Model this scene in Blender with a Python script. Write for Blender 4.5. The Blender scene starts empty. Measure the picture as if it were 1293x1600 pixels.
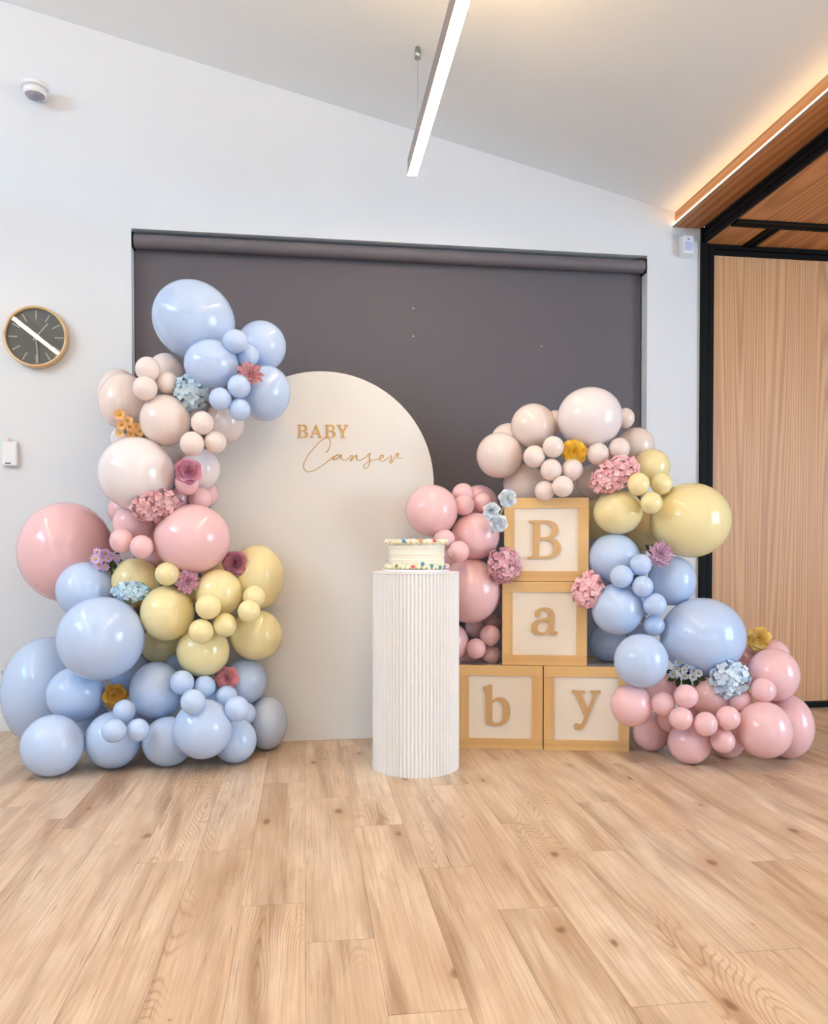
import bpy, math, random
from mathutils import Vector, Matrix, Quaternion, Euler
R = math.radians
rng = random.Random(7)
sc = bpy.context.scene
col = sc.collection

# ------------------------------------------------------------------ camera
F, CX, HZ, EYE = 1235.0, 646.5, 855.0, 0.92      # focal length and horizon of the 1293x1600 frame, eye height
YAW, PITCH = R(7.88), R(1.0)
cam_data = bpy.data.cameras.new('camera')
cam = bpy.data.objects.new('camera', cam_data); col.objects.link(cam)
cam.location = (0, 0, EYE)
cam.rotation_euler = (R(90) - PITCH, 0, -YAW)
cam_data.sensor_fit = 'VERTICAL'; cam_data.sensor_height = 36.0
cam_data.lens = F / 1600 * 36.0
cam_data.shift_y = (HZ + F * math.tan(PITCH) - 800) / 1600
cam_data.clip_start = 0.05
sc.camera = cam

# ------------------------------------------------------------------ world, daylight, exposure
w = bpy.data.worlds.new('world'); sc.world = w; w.use_nodes = True
bg = w.node_tree.nodes['Background']; bg.inputs[0].default_value = (0.75, 0.87, 1.0, 1); bg.inputs[1].default_value = 0.6

def area(name, loc, target, sx, sy, energy, colour):
    d = bpy.data.lights.new(name, 'AREA'); d.shape = 'RECTANGLE'; d.size = sx; d.size_y = sy
    d.energy = energy; d.color = colour
    o = bpy.data.objects.new(name, d); col.objects.link(o); o.location = loc
    o.rotation_euler = (Vector(target) - Vector(loc)).to_track_quat('-Z', 'Y').to_euler()
    return o
COOL = (0.58, 0.80, 1.0)
area('daylight_clerestory', (-4.70, 0.9, 3.50), (0.5, 1.4, 3.6), 3.6, 1.1, 105, (0.42, 0.72, 1.0))
area('daylight_right_window', (5.10, 0.9, 1.40), (0.6, 2.6, 1.3), 3.4, 2.2, 165, COOL)
area('daylight_rear_window', (2.0, -4.85, 1.45), (1.2, 3.0, 2.3), 3.4, 2.3, 45, COOL)
area('daylight_rear_door', (-2.4, -4.85, 1.35), (-1.0, 3.0, 2.2), 1.6, 2.3, 24, COOL)

sc.view_settings.view_transform = 'Standard'
sc.view_settings.look = 'None'
sc.view_settings.gamma = 1.0
sc.view_settings.use_curve_mapping = False
sc.view_settings.exposure = 0.66

# ------------------------------------------------------------------ helpers
def lin(c):
    return tuple(((v / 255) / 12.92 if v / 255 <= 0.04045 else ((v / 255 + 0.055) / 1.055) ** 2.4) for v in c) + (1.0,)

def new_mat(name):
    m = bpy.data.materials.new(name); m.use_nodes = True
    nt = m.node_tree; return m, nt, nt.nodes['Principled BSDF']

def mat(name, rgb, rough=0.5, metal=0.0, spec=0.5, vary=0.03, scale=30.0, bump=0.0, coat=0.0, sheen=0.0):
    """painted / moulded surface: a colour with a fine noise variation"""
    m, nt, b = new_mat(name)
    n = nt.nodes.new('ShaderNodeTexNoise'); n.inputs['Scale'].default_value = scale; n.inputs['Detail'].default_value = 3
    tc = nt.nodes.new('ShaderNodeTexCoord'); nt.links.new(tc.outputs['Object'], n.inputs['Vector'])
    r = nt.nodes.new('ShaderNodeValToRGB')
    c = lin(rgb)
    r.color_ramp.elements[0].position = 0.3; r.color_ramp.elements[1].position = 0.7
    r.color_ramp.elements[0].color = tuple(v * (1 - vary) for v in c[:3]) + (1,)
    r.color_ramp.elements[1].color = tuple(min(1, v * (1 + vary)) for v in c[:3]) + (1,)
    nt.links.new(n.outputs['Fac'], r.inputs[0]); nt.links.new(r.outputs[0], b.inputs['Base Color'])
    b.inputs['Roughness'].default_value = rough; b.inputs['Metallic'].default_value = metal
    b.inputs['Specular IOR Level'].default_value = spec
    b.inputs['Coat Weight'].default_value = coat
    if bump:
        bp = nt.nodes.new('ShaderNodeBump'); bp.inputs['Strength'].default_value = bump; bp.inputs['Distance'].default_value = 0.002
        nt.links.new(n.outputs['Fac'], bp.inputs['Height']); nt.links.new(bp.outputs[0], b.inputs['Normal'])
    return m

def emis(name, rgb, strength):
    m, nt, b = new_mat(name)
    b.inputs['Base Color'].default_value = (0.8, 0.8, 0.8, 1)
    b.inputs['Emission Color'].default_value = lin(rgb); b.inputs['Emission Strength'].default_value = strength
    return m

def petal_mat(name, rgb, rgb2):
    """cloth petal: colour between two tones, a little light passing through"""
    m, nt, b = new_mat(name)
    oi = nt.nodes.new('ShaderNodeObjectInfo')
    tc = nt.nodes.new('ShaderNodeTexCoord')
    n = nt.nodes.new('ShaderNodeTexNoise'); n.inputs['Scale'].default_value = 60
    nt.links.new(tc.outputs['Object'], n.inputs['Vector'])
    a = nt.nodes.new('ShaderNodeMath'); a.operation = 'ADD'
    nt.links.new(oi.outputs['Random'], a.inputs[0]); nt.links.new(n.outputs['Fac'], a.inputs[1])
    h = nt.nodes.new('ShaderNodeMath'); h.operation = 'MULTIPLY'; h.inputs[1].default_value = 0.5
    nt.links.new(a.outputs[0], h.inputs[0])
    r = nt.nodes.new('ShaderNodeValToRGB'); r.color_ramp.elements[0].position = 0.2; r.color_ramp.elements[1].position = 0.8
    r.color_ramp.elements[0].color = lin(rgb); r.color_ramp.elements[1].color = lin(rgb2)
    nt.links.new(h.outputs[0], r.inputs[0]); nt.links.new(r.outputs[0], b.inputs['Base Color'])
    b.inputs['Roughness'].default_value = 0.75; b.inputs['Specular IOR Level'].default_value = 0.2
    return m

def balloon_mat(name, rgb):
    m, nt, b = new_mat(name)
    tc = nt.nodes.new('ShaderNodeTexCoord')
    n = nt.nodes.new('ShaderNodeTexNoise'); n.inputs['Scale'].default_value = 2.5
    nt.links.new(tc.outputs['Object'], n.inputs['Vector'])
    r = nt.nodes.new('ShaderNodeValToRGB'); c = lin(rgb)
    r.color_ramp.elements[0].color = tuple(v * 0.97 for v in c[:3]) + (1,); r.color_ramp.elements[1].color = c
    nt.links.new(n.outputs['Fac'], r.inputs[0]); nt.links.new(r.outputs[0], b.inputs['Base Color'])
    b.inputs['Roughness'].default_value = 0.13; b.inputs['Specular IOR Level'].default_value = 0.55
    tr = nt.nodes.new('ShaderNodeBsdfTranslucent'); nt.links.new(r.outputs[0], tr.inputs[0])
    mx = nt.nodes.new('ShaderNodeMixShader'); mx.inputs[0].default_value = 0.15
    nt.links.new(b.outputs[0], mx.inputs[1]); nt.links.new(tr.outputs[0], mx.inputs[2])
    nt.links.new(mx.outputs[0], nt.nodes['Material Output'].inputs[0])
    return m

class MB:
    def __init__(self): self.v = []; self.f = []; self.s = []
    def add(self, vs, fs, smooth=False):
        k = len(self.v); self.v += [tuple(p) for p in vs]
        self.f += [tuple(i + k for i in q) for q in fs]; self.s += [smooth] * len(fs); return self
    def box(self, x0, x1, y0, y1, z0, z1):
        vs = [(x, y, z) for x in (x0, x1) for y in (y0, y1) for z in (z0, z1)]
        return self.add(vs, [(0, 1, 3, 2), (4, 6, 7, 5), (0, 4, 5, 1), (2, 3, 7, 6), (0, 2, 6, 4), (1, 5, 7, 3)])
    def prism(self, pts, y0, y1):                       # polygon in x,z (counter-clockwise seen from -y) between y0 and y1
        n = len(pts)
        vs = [(x, y0, z) for x, z in pts] + [(x, y1, z) for x, z in pts]
        fs = [tuple(range(n)), tuple(range(2 * n - 1, n - 1, -1))]
        fs += [((i + 1) % n, i, i + n, (i + 1) % n + n) for i in range(n)]
        return self.add(vs, fs)
    def lathe(self, prof, seg=48, centre=(0, 0, 0), axis='z', caps=True, smooth=True):
        cx, cy, cz = centre; n = len(prof); vs = []
        for r, h in prof:
            for k in range(seg):
                a = 2 * math.pi * k / seg; p, q = r * math.cos(a), r * math.sin(a)
                vs.append((cx + p, cy + q, cz + h) if axis == 'z' else (cx + p, cy - h, cz + q))
        fs = [(i * seg + k, i * seg + (k + 1) % seg, (i + 1) * seg + (k + 1) % seg, (i + 1) * seg + k) for i in range(n - 1) for k in range(seg)]
        self.add(vs, fs, smooth)
        if caps:
            k0 = len(self.v) - n * seg
            self.f.append(tuple(k0 + k for k in range(seg))[::-1]); self.s.append(False)
            self.f.append(tuple(k0 + (n - 1) * seg + k for k in range(seg))); self.s.append(False)
        return self
    def ball(self, c, r, seg=10, rings=6):
        rx, ry, rz = (r, r, r) if not isinstance(r, tuple) else r
        vs = [(c[0], c[1], c[2] + rz)]
        for i in range(1, rings):
            t = math.pi * i / rings
            for k in range(seg):
                a = 2 * math.pi * k / seg
                vs.append((c[0] + rx * math.sin(t) * math.cos(a), c[1] + ry * math.sin(t) * math.sin(a), c[2] + rz * math.cos(t)))
        vs.append((c[0], c[1], c[2] - rz)); e = len(vs) - 1
        fs = [(0, 1 + k, 1 + (k + 1) % seg) for k in range(seg)]
        for i in range(rings - 2):
            fs += [(1 + i * seg + k, 1 + (i + 1) * seg + k, 1 + (i + 1) * seg + (k + 1) % seg, 1 + i * seg + (k + 1) % seg) for k in range(seg)]
        fs += [(e, 1 + (rings - 2) * seg + (k + 1) % seg, 1 + (rings - 2) * seg + k) for k in range(seg)]
        return self.add(vs, fs, True)
    def tube(self, pts, r, seg=6):
        pts = [Vector(p) for p in pts]; vs = []; n = len(pts)
        for i, p in enumerate(pts):
            d = (pts[min(i + 1, n - 1)] - pts[max(i - 1, 0)]).normalized()
            u = d.orthogonal().normalized(); v = d.cross(u)
            rr = r[i] if isinstance(r, (list, tuple)) else r
            vs += [p + (u * math.cos(2 * math.pi * k / seg) + v * math.sin(2 * math.pi * k / seg)) * rr for k in range(seg)]
        fs = [(i * seg + k, i * seg + (k + 1) % seg, (i + 1) * seg + (k + 1) % seg, (i + 1) * seg + k) for i in range(n - 1) for k in range(seg)]
        fs += [tuple(range(seg))[::-1], tuple((n - 1) * seg + k for k in range(seg))]
        return self.add(vs, fs, True)
    def mesh(self, name):
        me = bpy.data.meshes.new(name); me.from_pydata(self.v, [], self.f)
        me.polygons.foreach_set('use_smooth', self.s); me.update(); return me
    def build(self, name, m, parent=None, bevel=0.0):
        return link(name, self.mesh(name), m, parent, bevel=bevel)

def link(name, me, m, parent=None, mw=None, bevel=0.0):
    o = bpy.data.objects.new(name, me); col.objects.link(o)
    if parent is not None: o.parent = parent
    if m is not None:
        if not me.materials: me.materials.append(m)
        elif me.materials[0] != m:
            o.material_slots[0].link = 'OBJECT'; o.material_slots[0].material = m
    if mw is not None: o.matrix_local = mw
    if bevel:
        bv = o.modifiers.new('bevel', 'BEVEL'); bv.width = bevel; bv.segments = 2; bv.limit_method = 'ANGLE'
    return o

def tag(o, label=None, cat=None, group=None, kind=None):
    for k, v in (('label', label), ('category', cat), ('group', group), ('kind', kind)):
        if v: o[k] = v
    return o

def empty(name, loc, rot=None):
    o = bpy.data.objects.new(name, None); col.objects.link(o); o.location = loc; o.empty_display_size = 0.05
    if rot is not None: o.rotation_mode = 'QUATERNION'; o.rotation_quaternion = rot
    return o

def structure(name, mb, m): return tag(mb.build(name, m), kind='structure')

def svg(path, k=8):
    """closed outlines from M / L / C commands -> list of point lists"""
    out = []; cur = None; tok = path.replace('M', ' M ').replace('L', ' L ').replace('C', ' C ').replace('Z', ' Z ').split(); i = 0; cmd = None
    while i < len(tok):
        if tok[i] in 'MLCZ': cmd = tok[i]; i += 1
        if cmd == 'M': cur = [(float(tok[i]), float(tok[i + 1]))]; out.append(cur); i += 2; cmd = 'L'
        elif cmd == 'L' and i < len(tok) and tok[i] not in 'MLCZ': cur.append((float(tok[i]), float(tok[i + 1]))); i += 2
        elif cmd == 'C':
            p = [cur[-1]] + [(float(tok[i + 2 * j]), float(tok[i + 2 * j + 1])) for j in range(3)]; i += 6
            for s in range(1, k + 1):
                t = s / k; a = 1 - t
                cur.append(tuple(a**3 * p[0][d] + 3 * a * a * t * p[1][d] + 3 * a * t * t * p[2][d] + t**3 * p[3][d] for d in (0, 1)))
    return out

def outline_mesh(name, path, h, depth, bevel):
    """letter as a solid of the outlines: x right, y up, z = thickness towards the viewer"""
    cu = bpy.data.curves.new(name, 'CURVE'); cu.dimensions = '2D'; cu.fill_mode = 'BOTH'; cu.extrude = depth / 2; cu.bevel_depth = bevel; cu.bevel_resolution = 1
    for pts in svg(path):
        if len(pts) > 1 and (Vector(pts[0]) - Vector(pts[-1])).length < 1e-6: pts = pts[:-1]
        sp = cu.splines.new('POLY'); sp.points.add(len(pts) - 1); sp.use_cyclic_u = True
        for q, (x, y) in zip(sp.points, pts): q.co = (x * h, y * h, 0, 1)
    o = bpy.data.objects.new(name, cu); col.objects.link(o)
    me = bpy.data.meshes.new_from_object(o.evaluated_get(bpy.context.evaluated_depsgraph_get()))
    bpy.data.objects.remove(o); bpy.data.curves.remove(cu); me.name = name; return me

# ------------------------------------------------------------------ wood
def wood_mat(name, light, dark, along='Z', rings=9.0, stretch=14.0, rough=0.45, distort=2.2, spec=0.4, wob=2.6):
    """veneer: growth rings cut lengthwise, drawn out along one axis"""
    m, nt, b = new_mat(name); N = nt.nodes.new; L = nt.links.new
    tc = N('ShaderNodeTexCoord'); mp = N('ShaderNodeMapping')
    s = [1.0, 1.0, 1.0]; s['XYZ'.index(along)] = 1.0 / stretch; mp.inputs['Scale'].default_value = s
    L(tc.outputs['Object'], mp.inputs[0])
    big = N('ShaderNodeTexNoise'); big.inputs['Scale'].default_value = wob; big.inputs['Detail'].default_value = 1.5
    L(mp.outputs[0], big.inputs['Vector'])
    mul = N('ShaderNodeMath'); mul.operation = 'MULTIPLY'; mul.inputs[1].default_value = rings * distort; L(big.outputs['Fac'], mul.inputs[0])
    fr = N('ShaderNodeMath'); fr.operation = 'PINGPONG'; fr.inputs[1].default_value = 0.5; L(mul.outputs[0], fr.inputs[0])
    fine = N('ShaderNodeTexNoise'); fine.inputs['Scale'].default_value = 70; fine.inputs['Detail'].default_value = 4
    mp2 = N('ShaderNodeMapping'); s2 = [1.0, 1.0, 1.0]; s2['XYZ'.index(along)] = 0.02; mp2.inputs['Scale'].default_value = s2
    L(tc.outputs['Object'], mp2.inputs[0]); L(mp2.outputs[0], fine.inputs['Vector'])
    ad = N('ShaderNodeMath'); ad.operation = 'MULTIPLY_ADD'; ad.inputs[1].default_value = 1.1; L(fr.outputs[0], ad.inputs[0])
    f2 = N('ShaderNodeMath'); f2.operation = 'MULTIPLY'; f2.inputs[1].default_value = 0.75; L(fine.outputs['Fac'], f2.inputs[0]); L(f2.outputs[0], ad.inputs[2])
    r = N('ShaderNodeValToRGB'); r.color_ramp.elements[0].position = 0.25; r.color_ramp.elements[1].position = 0.85
    r.color_ramp.elements[0].color = lin(dark); r.color_ramp.elements[1].color = lin(light)
    L(ad.outputs[0], r.inputs[0]); L(r.outputs[0], b.inputs['Base Color'])
    b.inputs['Roughness'].default_value = rough; b.inputs['Specular IOR Level'].default_value = spec
    return m

def plank_mat():
    m, nt, b = new_mat('floor_oak'); N = nt.nodes.new; L = nt.links.new
    tc = N('ShaderNodeTexCoord'); oi = N('ShaderNodeObjectInfo')
    sh = N('ShaderNodeVectorMath'); sh.operation = 'SCALE'; sh.inputs[0].default_value = (61.0, 37.0, 11.0); L(oi.outputs['Random'], sh.inputs['Scale'])
    ps = N('ShaderNodeVectorMath'); ps.operation = 'ADD'; L(tc.outputs['Object'], ps.inputs[0]); L(sh.outputs[0], ps.inputs[1])
    def noise(sx, sy, scale, detail, dist=0.0):
        mp = N('ShaderNodeMapping'); mp.inputs['Scale'].default_value = (sx, sy, 1); L(ps.outputs[0], mp.inputs[0])
        n = N('ShaderNodeTexNoise'); n.inputs['Scale'].default_value = scale; n.inputs['Detail'].default_value = detail; n.inputs['Distortion'].default_value = dist
        L(mp.outputs[0], n.inputs['Vector']); return n.outputs['Fac']
    def ramp(fac, p0, c0, p1, c1):
        r = N('ShaderNodeValToRGB'); e = r.color_ramp.elements
        e[0].position = p0; e[0].color = c0; e[1].position = p1; e[1].color = c1; L(fac, r.inputs[0]); return r.outputs[0]
    def mix(fac, a, bb, mode='MIX'):
        x = N('ShaderNodeMix'); x.data_type = 'RGBA'; x.blend_type = mode
        if isinstance(fac, float): x.inputs[0].default_value = fac
        else: L(fac, x.inputs[0])
        for s, v in ((6, a), (7, bb)):
            if isinstance(v, tuple): x.inputs[s].default_value = v
            else: L(v, x.inputs[s])
        return x.outputs[2]
    W = (1, 1, 1, 1); K = (0, 0, 0, 1)
    base = ramp(noise(5, 0.8, 1.5, 3, 0.6), 0.28, lin((203, 175, 147)), 0.68, lin((228, 207, 182)))
    tint = ramp(noise(3, 0.7, 1.1, 2, 0.5), 0.45, K, 0.75, W)
    tm = N('ShaderNodeMath'); tm.operation = 'MULTIPLY'; tm.inputs[1].default_value = 0.45; L(tint, tm.inputs[0])
    c = mix(tm.outputs[0], base, lin((222, 189, 152)))
    streak = ramp(noise(7, 0.6, 1.25, 6, 1.0), 0.49, K, 0.70, W)
    sm = N('ShaderNodeMath'); sm.operation = 'MULTIPLY'; sm.inputs[1].default_value = 0.85; L(streak, sm.inputs[0])
    c = mix(sm.outputs[0], c, lin((156, 123, 95)))
    grain = ramp(noise(80, 2.2, 1.7, 5, 0.5), 0.34, lin((196, 178, 162)), 0.58, W)
    c = mix(0.42, c, grain, 'MULTIPLY')
    blot = ramp(noise(4, 2.2, 1.9, 5, 0.6), 0.44, K, 0.70, W)
    bm2 = N('ShaderNodeMath'); bm2.operation = 'MULTIPLY'; bm2.inputs[1].default_value = 0.45; L(blot, bm2.inputs[0])
    c = mix(bm2.outputs[0], c, lin((184, 152, 122)))
    lines = ramp(noise(95, 3.0, 1.6, 3, 0.6), 0.60, K, 0.70, W)
    lmask = ramp(noise(6, 1.6, 1.4, 2, 0.3), 0.46, K, 0.62, W)
    lm = N('ShaderNodeMath'); lm.operation = 'MULTIPLY'; L(lines, lm.inputs[0]); L(lmask, lm.inputs[1])
    lh = N('ShaderNodeMath'); lh.operation = 'MULTIPLY'; lh.inputs[1].default_value = 0.6; L(lm.outputs[0], lh.inputs[0])
    c = mix(lh.outputs[0], c, lin((138, 106, 80)))
    # cathedral rings, faint and only here and there
    mp = N('ShaderNodeMapping'); mp.inputs['Scale'].default_value = (5, 0.8, 1); L(ps.outputs[0], mp.inputs[0])
    n1 = N('ShaderNodeTexNoise'); n1.inputs['Scale'].default_value = 1.3; n1.inputs['Detail'].default_value = 2; n1.inputs['Roughness'].default_value = 0.25; L(mp.outputs[0], n1.inputs['Vector'])
    mu = N('ShaderNodeMath'); mu.operation = 'MULTIPLY'; mu.inputs[1].default_value = 62; L(n1.outputs['Fac'], mu.inputs[0])
    pp = N('ShaderNodeMath'); pp.operation = 'PINGPONG'; pp.inputs[1].default_value = 0.5; L(mu.outputs[0], pp.inputs[0])
    rings = ramp(pp.outputs[0], 0.0, lin((206, 180, 158)), 0.25, W)
    ringmask = ramp(noise(4, 0.9, 1.1, 1), 0.58, K, 0.68, W)
    c2 = mix(0.6, c, rings, 'MULTIPLY'); c = mix(ringmask, c, c2)
    # knots: few, of uneven size, each with a stain drawn out along the grain
    mv = N('ShaderNodeMapping'); mv.inputs['Scale'].default_value = (3.4, 1.7, 0.0); L(ps.outputs[0], mv.inputs[0])
    dn = N('ShaderNodeTexNoise'); dn.inputs['Scale'].default_value = 9.0; L(mv.outputs[0], dn.inputs['Vector'])
    vv = N('ShaderNodeVectorMath'); vv.operation = 'MULTIPLY_ADD'; vv.inputs[1].default_value = (0.07, 0.07, 0); L(dn.outputs['Color'], vv.inputs[0]); L(mv.outputs[0], vv.inputs[2])
    vo = N('ShaderNodeTexVoronoi'); vo.inputs['Scale'].default_value = 1.0; vo.voronoi_dimensions = '2D'; L(vv.outputs[0], vo.inputs['Vector'])
    sz = N('ShaderNodeSeparateColor'); L(vo.outputs['Color'], sz.inputs[0])
    sr = N('ShaderNodeMapRange'); sr.inputs[1].default_value = 0.35; sr.inputs[3].default_value = 0.12; sr.inputs[4].default_value = 1.0; L(sz.outputs[0], sr.inputs[0])
    dv = N('ShaderNodeMath'); dv.operation = 'DIVIDE'; L(vo.outputs['Distance'], dv.inputs[0]); L(sr.outputs[0], dv.inputs[1])
    hal = ramp(dv.outputs[0], 0.05, W, 0.26, K)
    hm = N('ShaderNodeMath'); hm.operation = 'MULTIPLY'; hm.inputs[1].default_value = 0.55; L(hal, hm.inputs[0])
    c = mix(hm.outputs[0], c, lin((176, 138, 106)))
    kn = ramp(dv.outputs[0], 0.026, W, 0.066, K)
    km = N('ShaderNodeMath'); km.operation = 'MULTIPLY'; km.inputs[1].default_value = 0.8; L(kn, km.inputs[0])
    c = mix(km.outputs[0], c, lin((122, 88, 62)))
    # fine dark cracks
    cr = ramp(noise(80, 1.1, 1.7, 2, 0.2), 0.735, K, 0.76, W)
    c = mix(cr, c, lin((120, 92, 70)))
    # each plank a touch lighter or darker
    pr = N('ShaderNodeMapRange'); pr.inputs[3].default_value = 0.965; pr.inputs[4].default_value = 1.02; L(oi.outputs['Random'], pr.inputs[0])
    vm = N('ShaderNodeVectorMath'); vm.operation = 'SCALE'; L(c, vm.inputs[0]); L(pr.outputs[0], vm.inputs['Scale'])
    L(vm.outputs[0], b.inputs['Base Color'])
    b.inputs['Roughness'].default_value = 0.38; b.inputs['Specular IOR Level'].default_value = 0.42
    return m

M_WALL = mat('wall_paint', (222, 223, 226), 0.75, vary=0.006, scale=3)
M_CEIL = mat('ceiling_paint', (233, 239, 244), 0.8, vary=0.006, scale=3)
M_BASE = mat('skirting_gloss', (236, 234, 230), 0.35, vary=0.01)
M_WHITE = mat('white_plastic', (235, 235, 236), 0.35, vary=0.01)
M_BLACK = mat('black_metal', (12, 11, 12), 0.55, vary=0.1, spec=0.12)
M_GROOVE = mat('groove_black', (8, 8, 8), 0.6, vary=0.1)
M_ALU = mat('anodised_aluminium', (158, 144, 138), 0.35, metal=0.7, vary=0.02)
M_STEEL = mat('steel', (170, 168, 165), 0.3, metal=0.9, vary=0.02)
M_VENEER = wood_mat('veneer_panel', (212, 163, 118), (180, 130, 90), 'Z', rings=20, stretch=30, distort=2.2, wob=3.0)
M_SOFFIT = wood_mat('veneer_soffit', (206, 142, 90), (164, 102, 58), 'Y', rings=14, stretch=20)
M_FASCIA = wood_mat('veneer_fascia', (205, 150, 100), (165, 110, 66), 'Y')
M_PLANK = plank_mat()
M_SUB = mat('subfloor', (130, 102, 80), 0.9)
M_BLIND = mat('blind_fabric', (98, 93, 99), 0.62, vary=0.03, scale=260, bump=0.05, spec=0.35)
M_ROLL = mat('blind_roll_fabric', (104, 98, 103), 0.5, vary=0.03, scale=200)
M_ARCH = mat('cream_painted_board', (222, 217, 211), 0.6, vary=0.008, scale=4)
M_GOLD = mat('brushed_gold', (204, 156, 84), 0.4, metal=0.25, vary=0.05, scale=90)
M_TAN = mat('tan_painted_letter', (205, 165, 112), 0.5, vary=0.03)
M_FRAME = wood_mat('gold_painted_frame', (229, 188, 128), (214, 170, 110), 'X', rings=5, stretch=20, rough=0.4)
M_FRAMEV = wood_mat('gold_painted_frame_upright', (229, 188, 128), (214, 170, 110), 'Z', rings=5, stretch=20, rough=0.4)
M_PANEL = mat('cream_panel', (241, 228, 210), 0.6, vary=0.008, scale=6)
M_BOXIN = mat('block_side_grey', (214, 208, 202), 0.6, vary=0.01)
M_PLINTH = mat('plinth_white', (240, 236, 232), 0.5, vary=0.006)
M_ICING = mat('buttercream', (250, 240, 218), 0.5, vary=0.02, scale=60, bump=0.15)
M_ICING2 = mat('piped_cream', (250, 238, 205), 0.5, vary=0.05, scale=120)
M_BOARD = mat('cake_board', (246, 240, 240), 0.4, vary=0.01)
M_CLOCKRIM = wood_mat('clock_rim', (232, 202, 156), (208, 172, 124), 'X', rings=4, stretch=6, rough=0.45)
M_FACE = mat('clock_face', (142, 142, 135), 0.6, vary=0.02)
M_TICK = mat('clock_white', (240, 238, 230), 0.4, vary=0.01)
M_DARKLENS = mat('sensor_lens', (150, 146, 160), 0.25, vary=0.03)
M_SLOT = mat('socket_slot', (70, 62, 58), 0.6)
M_LED = emis('pendant_diffuser', (255, 226, 190), 29.0)
M_LEDUP = emis('pendant_uplight', (255, 204, 132), 90.0)
M_COVE = emis('cove_led', (255, 206, 138), 9.0)
M_COVEFACE = emis('cove_led_face', (255, 244, 226), 3.0)

# ------------------------------------------------------------------ the room shell
WY = 4.19                                               # room face of the back wall
def ceil_z(x): return 3.622 - 0.2361 * (x + 1.503)
XL, YR, XR = -4.8, -5.0, 5.2
WX0, WX1, WZ0, WZ1 = -0.866, 1.885, 0.10, 2.535         # window opening
NX = 2.195                                              # right end of the white wall
wb = MB()
wb.prism([(XL, 0), (WX0, 0), (WX0, ceil_z(WX0)), (XL, ceil_z(XL))], WY, WY + 0.16)
wb.prism([(WX0, WZ1), (WX1, WZ1), (WX1, ceil_z(WX1)), (WX0, ceil_z(WX0))], WY, WY + 0.16)
wb.prism([(WX0, 0), (WX1, 0), (WX1, WZ0), (WX0, WZ0)], WY, WY + 0.16)
wb.prism([(WX1, 0), (NX, 0), (NX, ceil_z(NX)), (WX1, ceil_z(WX1))], WY, WY + 0.16)
structure('wall_back', wb, M_WALL)
structure('wall_left', MB().box(XL - 0.12, XL, YR, WY + 0.16, 0, ceil_z(XL) + 0.05), M_WALL)
structure('wall_rear', MB().prism([(XL - 0.12, 0), (XR + 0.12, 0), (XR + 0.12, 2.9), (2.1, ceil_z(2.1)), (XL - 0.12, ceil_z(XL - 0.12))], YR - 0.12, YR), M_WALL)
structure('wall_right', MB().box(XR, XR + 0.12, YR, 4.6, 0, 2.9), M_WALL)
structure('ceiling', MB().prism([(XL - 0.12, ceil_z(XL - 0.12)), (2.16, ceil_z(2.16)), (2.16, ceil_z(2.16) + 0.14), (XL - 0.12, ceil_z(XL - 0.12) + 0.14)], YR - 0.12, WY + 0.16), M_CEIL)
sk = MB(); sk.box(XL, WX0 - 0.0, WY - 0.014, WY, 0.0, 0.085); sk.box(WX1, NX, WY - 0.014, WY, 0, 0.085)
structure('baseboard_back', sk, M_BASE)

# the window behind the blind: frame and glass
wn = structure('window_1', MB().box(WX0, WX1, WY + 0.12, WY + 0.16, WZ0, WZ0 + 0.05).box(WX0, WX1, WY + 0.12, WY + 0.16, WZ1 - 0.05, WZ1)
    .box(WX0, WX0 + 0.05, WY + 0.12, WY + 0.16, WZ0 + 0.05, WZ1 - 0.05).box(WX1 - 0.05, WX1, WY + 0.12, WY + 0.16, WZ0 + 0.05, WZ1 - 0.05), M_BLACK)
gm, gnt, gb = new_mat('window_glass'); gb.inputs['Base Color'].default_value = (0.05, 0.06, 0.07, 1); gb.inputs['Roughness'].default_value = 0.05
MB().box(WX0 + 0.05, WX1 - 0.05, WY + 0.135, WY + 0.141, WZ0 + 0.05, WZ1 - 0.05).build('pane', gm, wn)

# floor: every plank in view is a piece of its own
floor = structure('floor', MB().box(XL - 0.12, XR + 0.12, YR - 0.12, 4.65, -0.06, -0.006), M_SUB)
PW, PL = 0.161, 1.06
seam = {-5: 2.70, -4: 2.53, -3: 2.37, -2: 2.44, -1: 2.05, 0: 1.84, 1: 2.59, 2: 2.22, 3: 1.94, 4: 2.55, 5: 2.28, 6: 1.66, 7: 2.41, 8: 2.14}
plank_me = MB().box(0.0003, PW - 0.0003, 0.0007, PL - 0.0007, -0.006, 0).mesh('plank')
far = MB()
def in_view(x0, x1, y0, y1):
    for x in (x0, x1):
        for y in (y0, (y0 + y1) / 2, y1):
            zc = x * math.sin(YAW) + y * math.cos(YAW); xc = x * math.cos(YAW) - y * math.sin(YAW)
            if zc > 1.3 and -40 < CX + F * xc / zc < 1333: return True
    return False
for k in range(math.floor(XL / PW), math.ceil(XR / PW)):
    y = seam.get(k, rng.uniform(1.6, 2.6))
    while y > YR: y -= PL
    while y < 4.4:
        x = k * PW; y1 = min(y + PL, 4.4)
        if in_view(x, x + PW, y, y1) and y > 0.1:
            if y1 - y < PL - 0.01: me = MB().box(0.0003, PW - 0.0003, 0.0007, y1 - y - 0.0007, -0.006, 0).mesh('plank')
            else: me = plank_me
            link('plank', me, M_PLANK, floor, Matrix.Translation((x, y, 0)))
        else: far.box(x + 0.0007, x + PW - 0.0007, y + 0.0007, y1 - 0.0007, -0.006, 0)
        y += PL
tag(far.build('plank_field', M_PLANK, floor), kind='stuff')

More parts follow.
